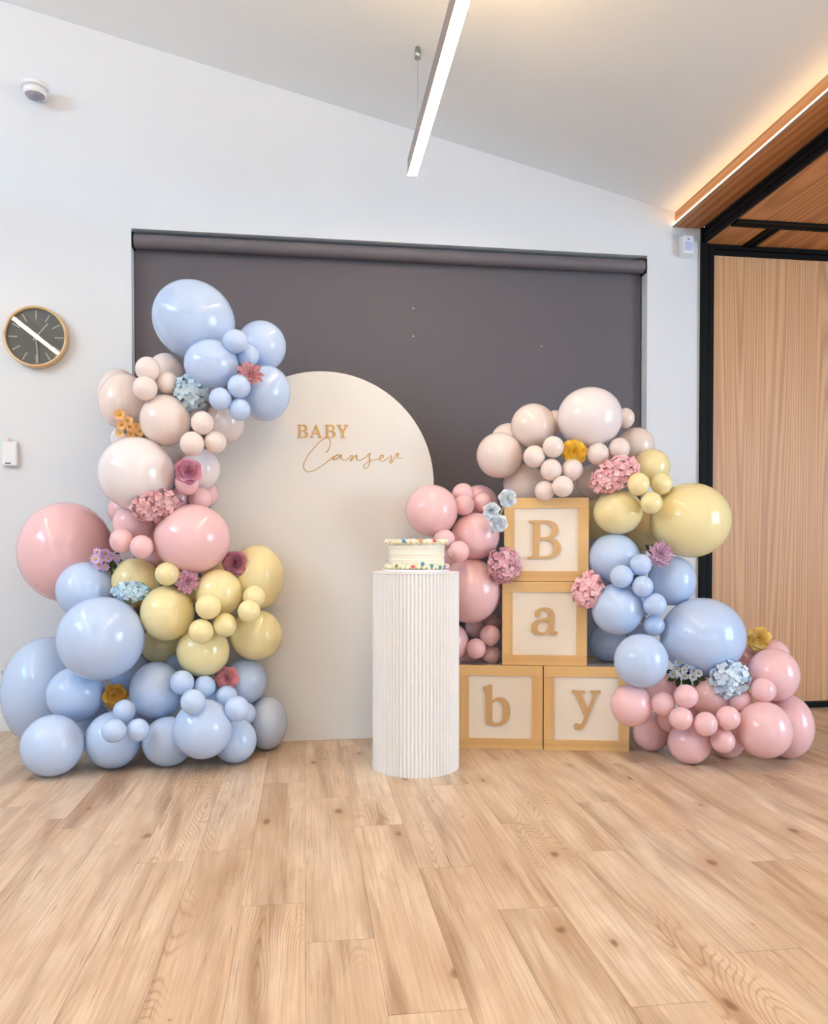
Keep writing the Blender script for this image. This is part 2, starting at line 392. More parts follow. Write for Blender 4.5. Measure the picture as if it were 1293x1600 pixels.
# timber bulkhead on the right: soffit, cove light, black tracks, black post and veneer wall panel
SZ = 2.70
structure('trim_1', MB().box(2.035, 2.2015, YR, WY, SZ, SZ + 0.012), M_SOFFIT)                 # strip of soffit beside the ceiling
structure('trim_2', MB().box(2.046, 2.06, YR, WY, SZ + 0.012, ceil_z(2.05)), M_FASCIA)        # face above the cove ledge
cove = tag(MB().box(2.031, 2.035, YR, WY, SZ, SZ + 0.014).build('cove_light', M_ALU), 'long white LED cove strip along the lower edge of the timber bulkhead', 'light')
MB().box(2.0295, 2.031, YR + 0.01, WY - 0.002, SZ + 0.008, SZ + 0.0135).build('diffuser', M_COVEFACE, cove)
MB().box(2.0365, 2.0445, YR + 0.01, WY - 0.002, SZ + 0.0125, SZ + 0.0155).build('led_strip', M_COVE, cove)
S2 = 2.615                                              # lower soffit beyond the black beam
structure('trim_3', MB().box(2.2187, XR, YR, 3.8415, S2, S2 + 0.012), M_SOFFIT)                  # soffit boards between the tracks
structure('trim_4', MB().box(2.2187, 2.4415, 3.9185, 4.19, S2, S2 + 0.012).box(2.5085, XR, 3.9185, 4.19, S2, S2 + 0.012), M_SOFFIT)
beam = tag(MB().box(2.208, 2.2185, YR, 4.165, S2 - 0.002, SZ + 0.02).build('ceiling_track', M_GROOVE), 'long black folding wall track dropping from the timber soffit, running towards the viewer', 'track')
for z0, z1 in ((0.0, 0.022), (0.029, 0.052), (0.060, 0.080)):
    MB().box(2.202, 2.208, YR, 4.165, S2 - 0.002 + z0, S2 - 0.002 + z1).build('rail', M_BLACK, beam)
def track(name, label, x0, x1, y0, y1, axis):
    t = tag(MB().box(x0, x1, y0, y1, S2 + 0.004, S2 + 0.05).build(name, M_GROOVE), label, 'track')
    wdt = (x1 - x0) if axis == 'y' else (y1 - y0)
    for a, b in ((0.0, 0.34), (0.44, 0.56), (0.70, 1.0)):
        if axis == 'y': q = MB().box(x0 + a * wdt, x0 + b * wdt, y0, y1, S2 - 0.010, S2 + 0.004)
        else: q = MB().box(x0, x1, y0 + a * wdt, y0 + b * wdt, S2 - 0.010, S2 + 0.004)
        q.build('rail', M_BLACK, t)
    return t
track('ceiling_track', 'black cross track in the timber soffit, parallel to the veneer panel', 2.222, XR, 3.842, 3.918, 'x')
track('ceiling_track', 'short black track stub joining the cross track to the veneer panel head', 2.442, 2.508, 3.919, 4.19, 'y')
structure('trim_5', MB().box(NX, NX + 0.040, WY - 0.022, 4.30, 0, S2).box(NX + 0.047, 2.272, WY - 0.014, 4.30, 0, S2)
          .box(NX + 0.040, NX + 0.047, WY + 0.002, 4.30, 0, S2)
          .box(NX, 2.2185, 4.167, 4.30, S2 + 0.0005, SZ - 0.0005), M_BLACK)                   # black post
door = structure('door_1', MB().box(2.274, XR, 4.195, 4.25, 0.032, 2.558), M_VENEER)
MB().box(2.274, XR, 4.185, 4.25, 2.560, 2.586).build('head_frame', M_BLACK, door)
MB().box(2.274, XR, 4.175, 4.25, 2.589, S2 - 0.001).build('head_track', M_BLACK, door)
MB().box(2.274, XR, 4.160, 4.25, 0.0, 0.030).build('bottom_track', M_BLACK, door)

# ------------------------------------------------------------------ fittings on the wall and ceiling
# pendant
PX, PZ, PY1 = 0.505, 2.660, 3.705
def pendant(x, y0, y1, label):
    p = tag(MB().box(x - 0.023, x + 0.023, y0, y1, PZ + 0.004, PZ + 0.080).build('linear_pendant_light', M_ALU), label, 'lamp', 'linear pendant lights')
    MB().box(x - 0.021, x + 0.021, y0 + 0.003, y1 - 0.003, PZ, PZ + 0.0035).build('diffuser', M_LED, p)
    MB().box(x - 0.015, x + 0.015, y0 + 0.05, y1 - 0.9, PZ + 0.0805, PZ + 0.082).build('uplight', M_LEDUP, p)
    for y in (y1 - 0.175, (y0 + y1) / 2, y0 + 0.2):
        c = MB().lathe([(0.014, 0.0), (0.014, 0.03), (0.010, 0.05)], 20, (x, y, ceil_z(x) - 0.048)).build('ceiling_cup', M_STEEL, p)
        MB().tube([(x, y, ceil_z(x) - 0.045), (x, y, PZ + 0.080)], 0.0009, 5).build('suspension_wire', M_STEEL, c)
    return p
pendant(PX, -0.9, PY1, 'long slim white pendant light hanging overhead on thin wires')
pendant(-2.19, -0.9, PY1, 'second long slim pendant light, mirrored in the glass of the clock')

# roller blind
bl = empty('roller_blind', (0.51, WY + 0.02, WZ0)); tag(bl, 'charcoal roller blind pulled down over the window behind the cream arch', 'blind')
def loc(parent, me_or_mb, name, m, **k):
    """mesh given in world coordinates, put under a thing that has no rotation"""
    o = me_or_mb.build(name, m, parent, **k); o.matrix_local = Matrix.Translation(-Vector(parent.location)); return o
fab = MB(); nx = 44
for side, yy in ((0, 0.0), (1, 0.0015)):
    vs = []
    for i in range(nx + 1):
        t = i / nx; x = WX0 + 0.004 + t * (WX1 - WX0 - 0.014)
        for j in range(9):
            s = j / 8; z = 2.49 - s * (2.49 - WZ0 - 0.03)
            wv = 0.008 * s * math.sin(t * 3.1) + 0.007 * s * math.exp(-((t - 0.965) / 0.035) ** 2) - 0.006 * s * math.exp(-((t - 0.90) / 0.05) ** 2)
            vs.append((x, WY + 0.066 - wv + yy, z))
    fs = [(i * 9 + j, (i + 1) * 9 + j, (i + 1) * 9 + j + 1, i * 9 + j + 1) if side else (i * 9 + j + 1, (i + 1) * 9 + j + 1, (i + 1) * 9 + j, i * 9 + j) for i in range(nx) for j in range(8)]
    fab.add(vs, fs, True)
loc(bl, fab, 'fabric', M_BLIND)
tb = MB(); k = 28
vs = [(x, WY + 0.030 + 0.036 * math.cos(2 * math.pi * a / k), 2.482 + 0.036 * math.sin(2 * math.pi * a / k)) for x in (WX0 + 0.012, WX1 - 0.012) for a in range(k)]
tb.add(vs, [(a, (a + 1) % k, k + (a + 1) % k, k + a) for a in range(k)], True); tb.add(vs, [tuple(range(k))[::-1], tuple(range(k, 2 * k))])
loc(bl, tb, 'roller_tube', M_ROLL)
for x in (WX0 + 0.002, WX1 - 0.010): loc(bl, MB().box(x, x + 0.008, WY + 0.004, WY + 0.075, 2.444, 2.522), 'bracket', M_BLACK, bevel=0.002)
loc(bl, MB().box(WX0 + 0.012, WX1 - 0.010, WY + 0.052, WY + 0.074, WZ0 + 0.012, WZ0 + 0.034), 'hem_bar', M_BLACK)
for x, z in ((0.585, 2.21), (0.585, 2.06), (1.30, 2.03)): loc(bl, MB().ball((x, WY + 0.063, z), 0.0035, 8, 5), 'speck', M_TICK)

# clock
ck = empty('wall_clock', (-1.318, WY - 0.001, 1.964)); tag(ck, 'round wall clock with pale wooden rim and dark grey face', 'clock')
CR = 0.151
MB().lathe([(CR, 0.0), (CR + 0.002, 0.012), (CR, 0.040), (CR - 0.004, 0.044), (CR - 0.011, 0.043), (CR - 0.013, 0.030), (CR - 0.013, 0.022)], 72, axis='y', caps=False).build('rim', M_CLOCKRIM, ck)
MB().lathe([(CR - 0.012, 0.001), (CR - 0.012, 0.020)], 64, axis='y').build('face', M_FACE, ck)
def bar(a, r0, r1, wd, y, name, m):                     # clock angle a in degrees from 12, clockwise
    d = Vector((math.sin(R(a)), 0, math.cos(R(a)))); s = Vector((d.z, 0, -d.x)) * wd / 2
    q = MB(); p = [d * r0 - s, d * r1 - s, d * r1 + s, d * r0 + s]
    q.add([(v.x, yy, v.z) for yy in (y - 0.0012, y) for v in p], [(0, 1, 2, 3), (7, 6, 5, 4), (0, 4, 5, 1), (1, 5, 6, 2), (2, 6, 7, 3), (3, 7, 4, 0)])
    return q.build(name, m, ck)
for k in range(12): bar(k * 30, 0.088, 0.130, 0.0062, -0.0205, 'tick', M_TICK)
bar(40, -0.022, 0.088, 0.007, -0.024, 'hour_hand', M_TICK)
bar(175, -0.020, 0.131, 0.006, -0.027, 'minute_hand', M_TICK)
MB().lathe([(0.007, 0.022), (0.006, 0.030)], 16, axis='y').build('hand_pin', M_TICK, ck)
gm2, g2, b2 = new_mat('clock_glass')
tr = g2.nodes.new('ShaderNodeBsdfTransparent'); gl = g2.nodes.new('ShaderNodeBsdfGlossy'); gl.inputs['Roughness'].default_value = 0.015
fr = g2.nodes.new('ShaderNodeFresnel'); fr.inputs[0].default_value = 1.55
mx = g2.nodes.new('ShaderNodeMixShader'); g2.links.new(fr.outputs[0], mx.inputs[0]); g2.links.new(tr.outputs[0], mx.inputs[1]); g2.links.new(gl.outputs[0], mx.inputs[2])
g2.links.new(mx.outputs[0], g2.nodes['Material Output'].inputs[0])
MB().lathe([(CR - 0.014, 0.033), (CR - 0.014, 0.035)], 64, axis='y', smooth=False).build('glass', gm2, ck)

# small fittings
md = empty('motion_detector', (-1.297, WY, 3.150)); tag(md, 'small round white ceiling style detector mounted high on the wall, top left', 'detector')
MB().box(-0.030, 0.030, -0.055, 0.0, -0.016, 0.012).build('bracket', M_WHITE, md, bevel=0.004)
MB().lathe([(0.060, 0.030), (0.063, 0.024), (0.063, 0.010), (0.058, 0.006)], 40, (0, -0.075, 0)).build('base_ring', M_WHITE, md)
MB().lathe([(0.054, 0.0055), (0.052, -0.018), (0.046, -0.026)], 40, (0, -0.075, 0)).build('body', M_WHITE, md)
MB().lathe([(0.044, -0.0265), (0.036, -0.036), (0.018, -0.042), (0.004, -0.043)], 36, (0, -0.075, 0)).build('lens', M_DARKLENS, md)
ms = empty('motion_sensor', (2.104, WY, 2.59)); tag(ms, 'white wedge motion sensor at the corner under the timber bulkhead', 'detector')
MB().add([(-0.038, 0, -0.062), (0.048, 0, -0.062), (0.048, 0, 0.056), (-0.038, 0, 0.056), (-0.036, -0.058, -0.050), (0.024, -0.058, -0.050), (0.024, -0.052, 0.050), (-0.036, -0.052, 0.050)],
         [(0, 1, 2, 3), (7, 6, 5, 4), (0, 4, 5, 1), (1, 5, 6, 2), (2, 6, 7, 3), (3, 7, 4, 0)]).build('housing', M_WHITE, ms, bevel=0.005)
MB().box(-0.026, 0.014, -0.0595, -0.056, -0.036, 0.012).build('lens', mat('sensor_window', (196, 206, 238), 0.3), ms, bevel=0.001)
MB().box(-0.012, 0.000, -0.0570, -0.0545, 0.024, 0.029).build('indicator', mat('indicator_blue', (90, 110, 220), 0.3), ms)
th = empty('wall_sensor_box', (-1.447, WY, 1.384)); tag(th, 'small white sensor box with grey slot on the wall below the clock', 'sensor')
MB().box(-0.036, 0.036, -0.026, 0, -0.060, 0.060).build('housing', M_WHITE, th, bevel=0.006)
MB().box(-0.020, 0.006, -0.0275, -0.025, -0.050, -0.045).build('slot', M_SLOT, th)
MB().add([(-0.010, -0.020, 0.061), (0.010, -0.020, 0.061), (-0.008, -0.020, 0.080), (-0.010, -0.004, 0.061), (0.010, -0.004, 0.061), (-0.008, -0.004, 0.080)],
         [(0, 1, 2), (5, 4, 3), (0, 3, 4, 1), (1, 4, 5, 2), (2, 5, 3, 0)]).build('tab', mat('pink_tab', (238, 184, 180), 0.4), th)
po = empty('power_outlet', (-1.557, WY, 0.265)); tag(po, 'white wall power outlet cut by the left edge beside the largest blue balloon', 'outlet')
MB().box(-0.060, 0.060, -0.010, 0, -0.040, 0.040).build('plate', M_WHITE, po, bevel=0.003)
for x in (-0.040, 0.016):
    for dx, dz, a in ((0.0, 0.004, 1), (0.016, 0.004, 1), (0.008, -0.018, 0)):
        MB().box(x + dx, x + dx + 0.0045, -0.0108, -0.009, dz - 0.011, dz).build('pin_slot', M_SLOT, po)
    MB().box(x + 0.002, x + 0.020, -0.0135, -0.009, 0.016, 0.030).build('switch', M_WHITE, po, bevel=0.001)

# ------------------------------------------------------------------ arch backdrop
AXC, AR, AH, AY = 0.093, 0.527, 1.753, 3.78
arch = empty('arch_backdrop', (AXC, AY, 0)); tag(arch, 'tall cream arched backdrop board with gold baby name lettering', 'backdrop')
pts = [(-AR, 0.0), (AR, 0.0)] + [(AR * math.cos(R(a)), AH - AR + AR * math.sin(R(a))) for a in [i * 180 / 64 for i in range(65)]]
MB().prism(pts, 0.0, 0.025).build('board', M_ARCH, arch, bevel=0.002)
for x in (-0.34, 0.34):
    MB().box(x - 0.02, x + 0.02, 0.026, 0.24, 0.0, 0.03).box(x - 0.02, x + 0.02, 0.026, 0.05, 0.03, 0.9).build('rear_foot', M_WHITE, arch)

def unproj(px, py, y):                                  # point of the plane Y = y that the camera sees at px, py
    fw = Vector((math.sin(YAW) * math.cos(PITCH), math.cos(YAW) * math.cos(PITCH), -math.sin(PITCH))); rt = Vector((math.cos(YAW), -math.sin(YAW), 0)); up = rt.cross(fw)
    d = fw + rt * ((px - CX) / F) + up * ((HZ + F * math.tan(PITCH) - py) / F)
    return Vector((0, 0, EYE)) + d * (y / d.y)
P_B = "M0 0 L0 .045 C.08 .05 .13 .06 .14 .10 L.17 .90 C.17 .94 .12 .955 .03 .96 L.03 1 L.46 1 C.68 1 .80 .90 .80 .76 C.80 .64 .73 .57 .62 .535 C.78 .51 .86 .41 .86 .28 C.86 .10 .70 0 .46 0 Z M.32 .94 L.32 .56 L.44 .56 C.57 .56 .63 .64 .63 .75 C.63 .88 .56 .94 .44 .94 Z M.31 .49 L.30 .065 L.46 .06 C.62 .06 .68 .15 .68 .28 C.68 .42 .60 .49 .44 .49 Z"
P_a = "M.13 .68 C.10 .88 .26 1.0 .47 1.0 C.70 1.0 .80 .88 .79 .66 L.77 .22 C.77 .12 .83 .10 .87 .15 L.92 .08 C.86 -.01 .62 -.05 .58 .12 C.50 .03 .38 0 .28 0 C.10 0 0 .10 0 .27 C0 .45 .12 .53 .35 .58 C.52 .615 .60 .64 .60 .72 C.60 .84 .53 .91 .43 .91 C.32 .91 .30 .86 .30 .78 C.30 .70 .26 .655 .20 .655 C.17 .655 .14 .66 .13 .68 Z M.59 .54 C.50 .50 .42 .49 .34 .46 C.24 .42 .20 .36 .20 .26 C.20 .14 .27 .09 .36 .09 C.48 .09 .58 .18 .585 .30 Z"
P_b = "M0 .93 L.17 1 L.22 1 L.22 .60 C.28 .67 .34 .70 .41 .70 C.56 .70 .66 .55 .66 .36 C.66 .14 .52 0 .32 0 C.24 0 .16 .02 .08 .05 L.07 .84 C.07 .88 .05 .89 0 .885 Z M.22 .54 C.26 .60 .31 .63 .36 .63 C.47 .63 .50 .50 .50 .33 C.50 .16 .45 .06 .34 .06 C.26 .06 .22 .10 .22 .16 Z"
P_y = "M0 1 L.31 1 L.31 .945 C.24 .94 .23 .92 .25 .87 L.40 .50 L.53 .86 C.55 .92 .53 .94 .46 .945 L.46 1 L.70 1 L.70 .945 C.65 .94 .62 .92 .59 .85 L.36 .20 C.31 .06 .23 0 .15 0 C.08 0 .05 .04 .05 .09 C.05 .15 .11 .17 .16 .14 C.20 .12 .24 .12 .27 .20 L.32 .31 L.09 .87 C.07 .92 .04 .94 0 .945 Z"
T_B = "M0 0 L0 .04 L.10 .055 L.10 .945 L0 .96 L0 1 L.42 1 C.64 1 .76 .91 .76 .76 C.76 .65 .70 .57 .58 .535 C.74 .51 .82 .41 .82 .28 C.82 .10 .68 0 .44 0 Z M.25 .95 L.25 .555 L.40 .555 C.55 .555 .61 .63 .61 .75 C.61 .89 .54 .95 .40 .95 Z M.25 .50 L.25 .05 L.42 .05 C.59 .05 .66 .14 .66 .28 C.66 .42 .58 .50 .42 .50 Z"
T_A = "M0 0 L0 .04 L.08 .055 L.44 1 L.51 1 L.88 .055 L.96 .04 L.96 0 L.60 0 L.60 .04 L.71 .055 L.61 .32 L.27 .32 L.18 .055 L.29 .04 L.29 0 Z M.29 .37 L.59 .37 L.44 .78 Z"
T_Y = "M0 1 L.34 1 L.34 .96 L.25 .945 L.47 .52 L.69 .945 L.58 .96 L.58 1 L.90 1 L.90 .96 L.82 .945 L.53 .42 L.53 .055 L.64 .04 L.64 0 L.28 0 L.28 .04 L.39 .055 L.39 .42 L.08 .945 L0 .96 Z"
UP = Matrix.Rotation(R(90), 4, 'X')                     # letter plane x,y -> x,z, thickness towards the viewer (-y)
for path, px0 in ((T_B, 464.5), (T_A, 484), (T_B, 507.5), (T_Y, 526)):
    p = unproj(px0, 684, AY); h = 0.061 * (1.0 if path != T_A else 1.0)
    link('letter', outline_mesh('letter', path, h, 0.003, 0.0004), M_GOLD, arch, Matrix.Translation(Vector((p.x, AY - 0.0022, p.z)) - arch.location) @ UP)
def script(strokes, r):
    cu = bpy.data.curves.new('script', 'CURVE'); cu.dimensions = '3D'; cu.bevel_depth = 1.0; cu.bevel_resolution = 2; cu.resolution_u = 8
    for pts in strokes:
        sp = cu.splines.new('BEZIER'); sp.bezier_points.add(len(pts) - 1)
        for q, (x, y, wd) in zip(sp.bezier_points, pts):
            p = unproj(440 + x / 5.877, 640 + y / 5.877, AY); q.co = (p.x - AXC, -0.0015, p.z); q.handle_left_type = q.handle_right_type = 'AUTO'; q.radius = r * wd
    o = bpy.data.objects.new('script', cu); col.objects.link(o)
    me = bpy.data.meshes.new_from_object(o.evaluated_get(bpy.context.evaluated_depsgraph_get()))
    bpy.data.objects.remove(o); bpy.data.curves.remove(cu); me.name = 'script_name'
    me.polygons.foreach_set('use_smooth', [True] * len(me.polygons)); return me
S1 = [(408, 394, 1.6), (432, 362, 1.1), (446, 300, 1), (420, 262, 1), (365, 285, 1), (285, 365, 1), (222, 455, 1), (200, 525, 1), (228, 566, 1), (285, 562, 1), (360, 520, 1), (430, 470, 1.2), (478, 432, 1.6)]
S2_ = [(540, 420, 1.2), (515, 415, 1.4), (485, 435, 1.8), (472, 456, 1.8), (495, 455, 1.7), (535, 428, 1.5), (547, 418, 1.3), (545, 445, 1.5), (566, 462, 1), (602, 456, 1), (648, 424, 1.2), (640, 450, 1.7), (630, 477, 1.6)]
S3 = [(632, 474, 1.5), (658, 444, 1.3), (688, 422, 1.4), (686, 450, 1.4), (706, 466, 1), (742, 455, 1), (780, 428, 1.1), (812, 404, 1.2), (804, 428, 1.5), (810, 462, 1.7), (804, 500, 1.2), (784, 534, 1), (760, 540, 1), (750, 524, 1), (772, 496, 1), (820, 468, 1), (880, 456, 1), (918, 444, 1.2), (934, 428, 1.2), (920, 419, 1.3), (902, 438, 1.5), (903, 459, 1.3), (922, 470, 1), (952, 460, 1), (985, 436, 1)]
S4 = [(1000, 418, 1.4), (1006, 446, 1.8), (996, 486, 1.9), (1030, 452, 1.2), (1070, 404, 1.5), (1064, 432, 1.6), (1078, 446, 1), (1105, 442, 1)]
o = link('script_name', script([S1, S2_, S3, S4], 0.0016), M_GOLD, arch)

# ------------------------------------------------------------------ letter blocks
BW = 0.381
def block(origin, ang, path, lh, lx, lz, letter_label, label):
    """origin = front lower left corner; the front face looks along -y of the block"""
    b = empty('letter_block', origin, Quaternion((0, 0, 1), R(ang))); tag(b, label, 'block', 'wooden letter blocks spelling baby')
    fwid, dp = 0.047, 0.010
    s = MB()
    s.box(0.002, BW - 0.002, dp, BW, 0.002, BW - 0.012)
    s.build('box', M_BOXIN, b)
    for z0, z1 in ((0, fwid), (BW - fwid, BW)): MB().box(0, BW, 0, 0.012, z0, z1).build('frame_rail', M_FRAME, b, bevel=0.001)
    for x0, x1 in ((0, fwid), (BW - fwid, BW)): MB().box(x0, x1, 0, 0.012, fwid, BW - fwid).build('frame_stile', M_FRAMEV, b, bevel=0.001)
    for z0, z1 in ((0, 0.02), (BW - 0.022, BW)): MB().box(0, BW, BW - 0.012, BW + 0.0, z0, z1).build('back_rail', M_FRAME, b)
    MB().box(fwid - 0.002, BW - fwid + 0.002, 0.0085, 0.0105, fwid - 0.002, BW - fwid + 0.002).build('panel', M_PANEL, b)
    l = link('letter', outline_mesh('letter', path, lh, 0.010, 0.0006), M_TAN, b, Matrix.Translation((lx, 0.0035, lz)) @ UP)
    l['label'] = letter_label
    return b
BA = math.degrees(math.atan2(-0.169, 0.734))
dirx = Vector((math.cos(R(BA)), math.sin(R(BA)), 0))
O = Vector((0.697, 3.546, 0))
block(O, BA, P_b, 0.186, 0.112, 0.105, 'tan wooden letter b', 'wooden block with letter b on the floor beside the white plinth')
block(O + dirx * (BW + 0.004), BA, P_y, 0.178, 0.128, 0.095, 'tan wooden letter y', 'wooden block with letter y on the floor beside the pink balloons')
block(Vector((0.893, 3.515, BW + 0.001)), -13.4, P_a, 0.126, 0.134, 0.138, 'tan wooden letter a', 'wooden block with letter a in the middle of the stack')
block(Vector((0.905, 3.530, 2 * BW + 0.002)), -13.2, P_B, 0.174, 0.106, 0.104, 'tan wooden capital letter B', 'wooden block with capital B on top of the stack')

# ------------------------------------------------------------------ plinth and cake
PXC, PYC, PR, PH = 0.461, 3.277, 0.181, 0.8185
pl = empty('fluted_plinth', (PXC, PYC, 0)); tag(pl, 'tall white fluted cylinder plinth standing before the arch', 'plinth')
NF = 72; prof = []
for k in range(NF * 8):
    a = 2 * math.pi * k / (NF * 8); u = (k % 8) / 8
    prof.append((a, PR - 0.0075 * (1 - abs(math.sin(math.pi * u)) ** 0.7)))
q = MB(); nn = len(prof)
vs = [(r * math.cos(a), r * math.sin(a), z) for z in (0.0, PH - 0.006) for a, r in prof]
q.add(vs, [(i, (i + 1) % nn, nn + (i + 1) % nn, nn + i) for i in range(nn)], False)
q.f.append(tuple(range(nn))[::-1]); q.s.append(False); q.f.append(tuple(range(nn, 2 * nn))); q.s.append(False)
q.build('fluted_body', M_PLINTH, pl)
MB().lathe([(PR - 0.001, PH - 0.0058), (PR + 0.0005, PH - 0.004), (PR + 0.0005, PH - 0.001), (PR - 0.001, PH)], 96).build('top_plate', M_PLINTH, pl)
cb = MB().lathe([(0.138, PH + 0.0005), (0.139, PH + 0.002), (0.139, PH + 0.009), (0.138, PH + 0.010)], 72, (PXC + 0.001, PYC, 0)).build('cake_board', M_BOARD)
tag(cb, 'thin round white board under the cake on the plinth', 'cake board')
CB = PH + 0.0105
ca = empty('cake', (PXC + 0.004, PYC, CB)); tag(ca, 'round white buttercream cake with confetti sprinkles and piped borders', 'cake')
CRD, CH = 0.116, 0.112
prof = [(CRD - 0.004, 0.0)] + [(CRD + 0.0016 * math.sin(i * 2.1) + 0.001 * math.sin(i * 0.9), CH * i / 28) for i in range(29)] + [(CRD - 0.006, CH + 0.002)]
MB().lathe(prof, 64).build('body', M_ICING, ca)
def piping(name, r, z, n, s):
    m = MB()
    for k in range(n):
        a = 2 * math.pi * k / n
        m.ball((r * math.cos(a), r * math.sin(a), z + rng.uniform(-.001, .001)), (s * rng.uniform(.9, 1.15), s * rng.uniform(.9, 1.15), s * rng.uniform(.75, 1)), 8, 5)
        m.ball((r * 1.03 * math.cos(a + .06), r * 1.03 * math.sin(a + .06), z + s * .45), s * .5, 6, 4)
    return tag(m.build(name, M_ICING2, ca), kind='stuff')
piping('top_piping', CRD + 0.008, CH + 0.001, 38, 0.0125)
piping('base_piping', CRD + 0.010, 0.0105, 38, 0.0125)
SPR = {'blue': (90, 160, 205), 'teal': (70, 170, 175), 'rose': (232, 110, 130), 'leaf': (150, 160, 96), 'orange': (240, 180, 120), 'lilac': (178, 150, 200)}
for nm, c in SPR.items():
    m = MB()
    for k in range(26):
        a = rng.uniform(0, 2 * math.pi); top = rng.random() < .5
        t = rng.uniform(-1.2, 1.35); z = (CH + 0.001 if top else 0.0105) + 0.0115 * math.sin(t); rr = CRD + (0.008 if top else 0.010) + 0.0118 * math.cos(t)
        m.ball((rr * math.cos(a), rr * math.sin(a), z), (rng.uniform(.0012, .003), .002, rng.uniform(.001, .002)), 6, 4)
    tag(m.build('sprinkles', mat('sprinkle_' + nm, c, 0.5), ca), kind='stuff')
for a, z, nm in ((-104, 0.012, 'rose'), (-72, 0.016, 'teal'), (-54, 0.010, 'teal'), (-88, 0.024, 'blue'), (-121, CH + 0.004, 'blue'), (-66, CH + 0.006, 'rose'), (-92, CH + 0.007, 'orange'), (-40, 0.012, 'lilac'), (-135, 0.014, 'leaf')):
    m = MB(); rr = CRD + (0.019 if z > 0.05 else 0.0205); c = Vector((rr * math.cos(R(a)), rr * math.sin(R(a)), z)); d = Vector((math.cos(R(a)), math.sin(R(a)), 0)); t = Vector((-d.y, d.x, 0))
    for k in range(5):
        p = c + t * 0.0052 * math.cos(k * 1.257) + Vector((0, 0, 0.0052 * math.sin(k * 1.257)))
        m.ball(p, 0.0040, 6, 4)
    m.ball(c + d * 0.002, 0.0026, 6, 4)
    m.build('icing_flower', bpy.data.materials['sprinkle_' + nm], ca)

# ------------------------------------------------------------------ balloons
BALLOON = {'blue': (203, 222, 251), 'grey': (206, 218, 236), 'pink': (252, 206, 207), 'blush': (249, 231, 222), 'white': (250, 239, 238), 'yellow': (254, 237, 180)}
BM = {k: balloon_mat('latex_' + k, c) for k, c in BALLOON.items()}
bm_ = MB(); seg, rings = 40, 24; prof = []
for i in range(rings + 1):
    t = math.pi * i / rings; y = -math.cos(t); r = math.sin(t)
    if y > 0: r *= 1 - 0.13 * y * y; y *= 1.10
    prof.append((max(r, 0.0), y))
prof[0] = (0.0005, prof[0][1]); prof[-1] = (0.03, prof[-1][1]); prof += [(0.022, 1.13), (0.05, 1.17), (0.045, 1.18)]
vs = [(r * math.cos(2 * math.pi * k / seg), y, r * math.sin(2 * math.pi * k / seg)) for r, y in prof for k in range(seg)]
n = len(prof)
bm_.add(vs, [(i * seg + k, (i + 1) * seg + k, (i + 1) * seg + (k + 1) % seg, i * seg + (k + 1) % seg) for i in range(n - 1) for k in range(seg)], True)
bm_.f.append(tuple(range(seg))); bm_.s.append(True); bm_.f.append(tuple((n - 1) * seg + k for k in range(seg))[::-1]); bm_.s.append(True)
balloon_me = bm_.mesh('balloon'); balloon_me.materials.append(BM['blue'])
GROUP = {'L': 'balloons of the left garland', 'R': 'balloons of the right garland', 'Y': 'balloons of the right garland', 'B': 'balloons of the right garland', 'P': 'balloons of the right garland', 'C': 'balloons between the plinth and the letter blocks'}
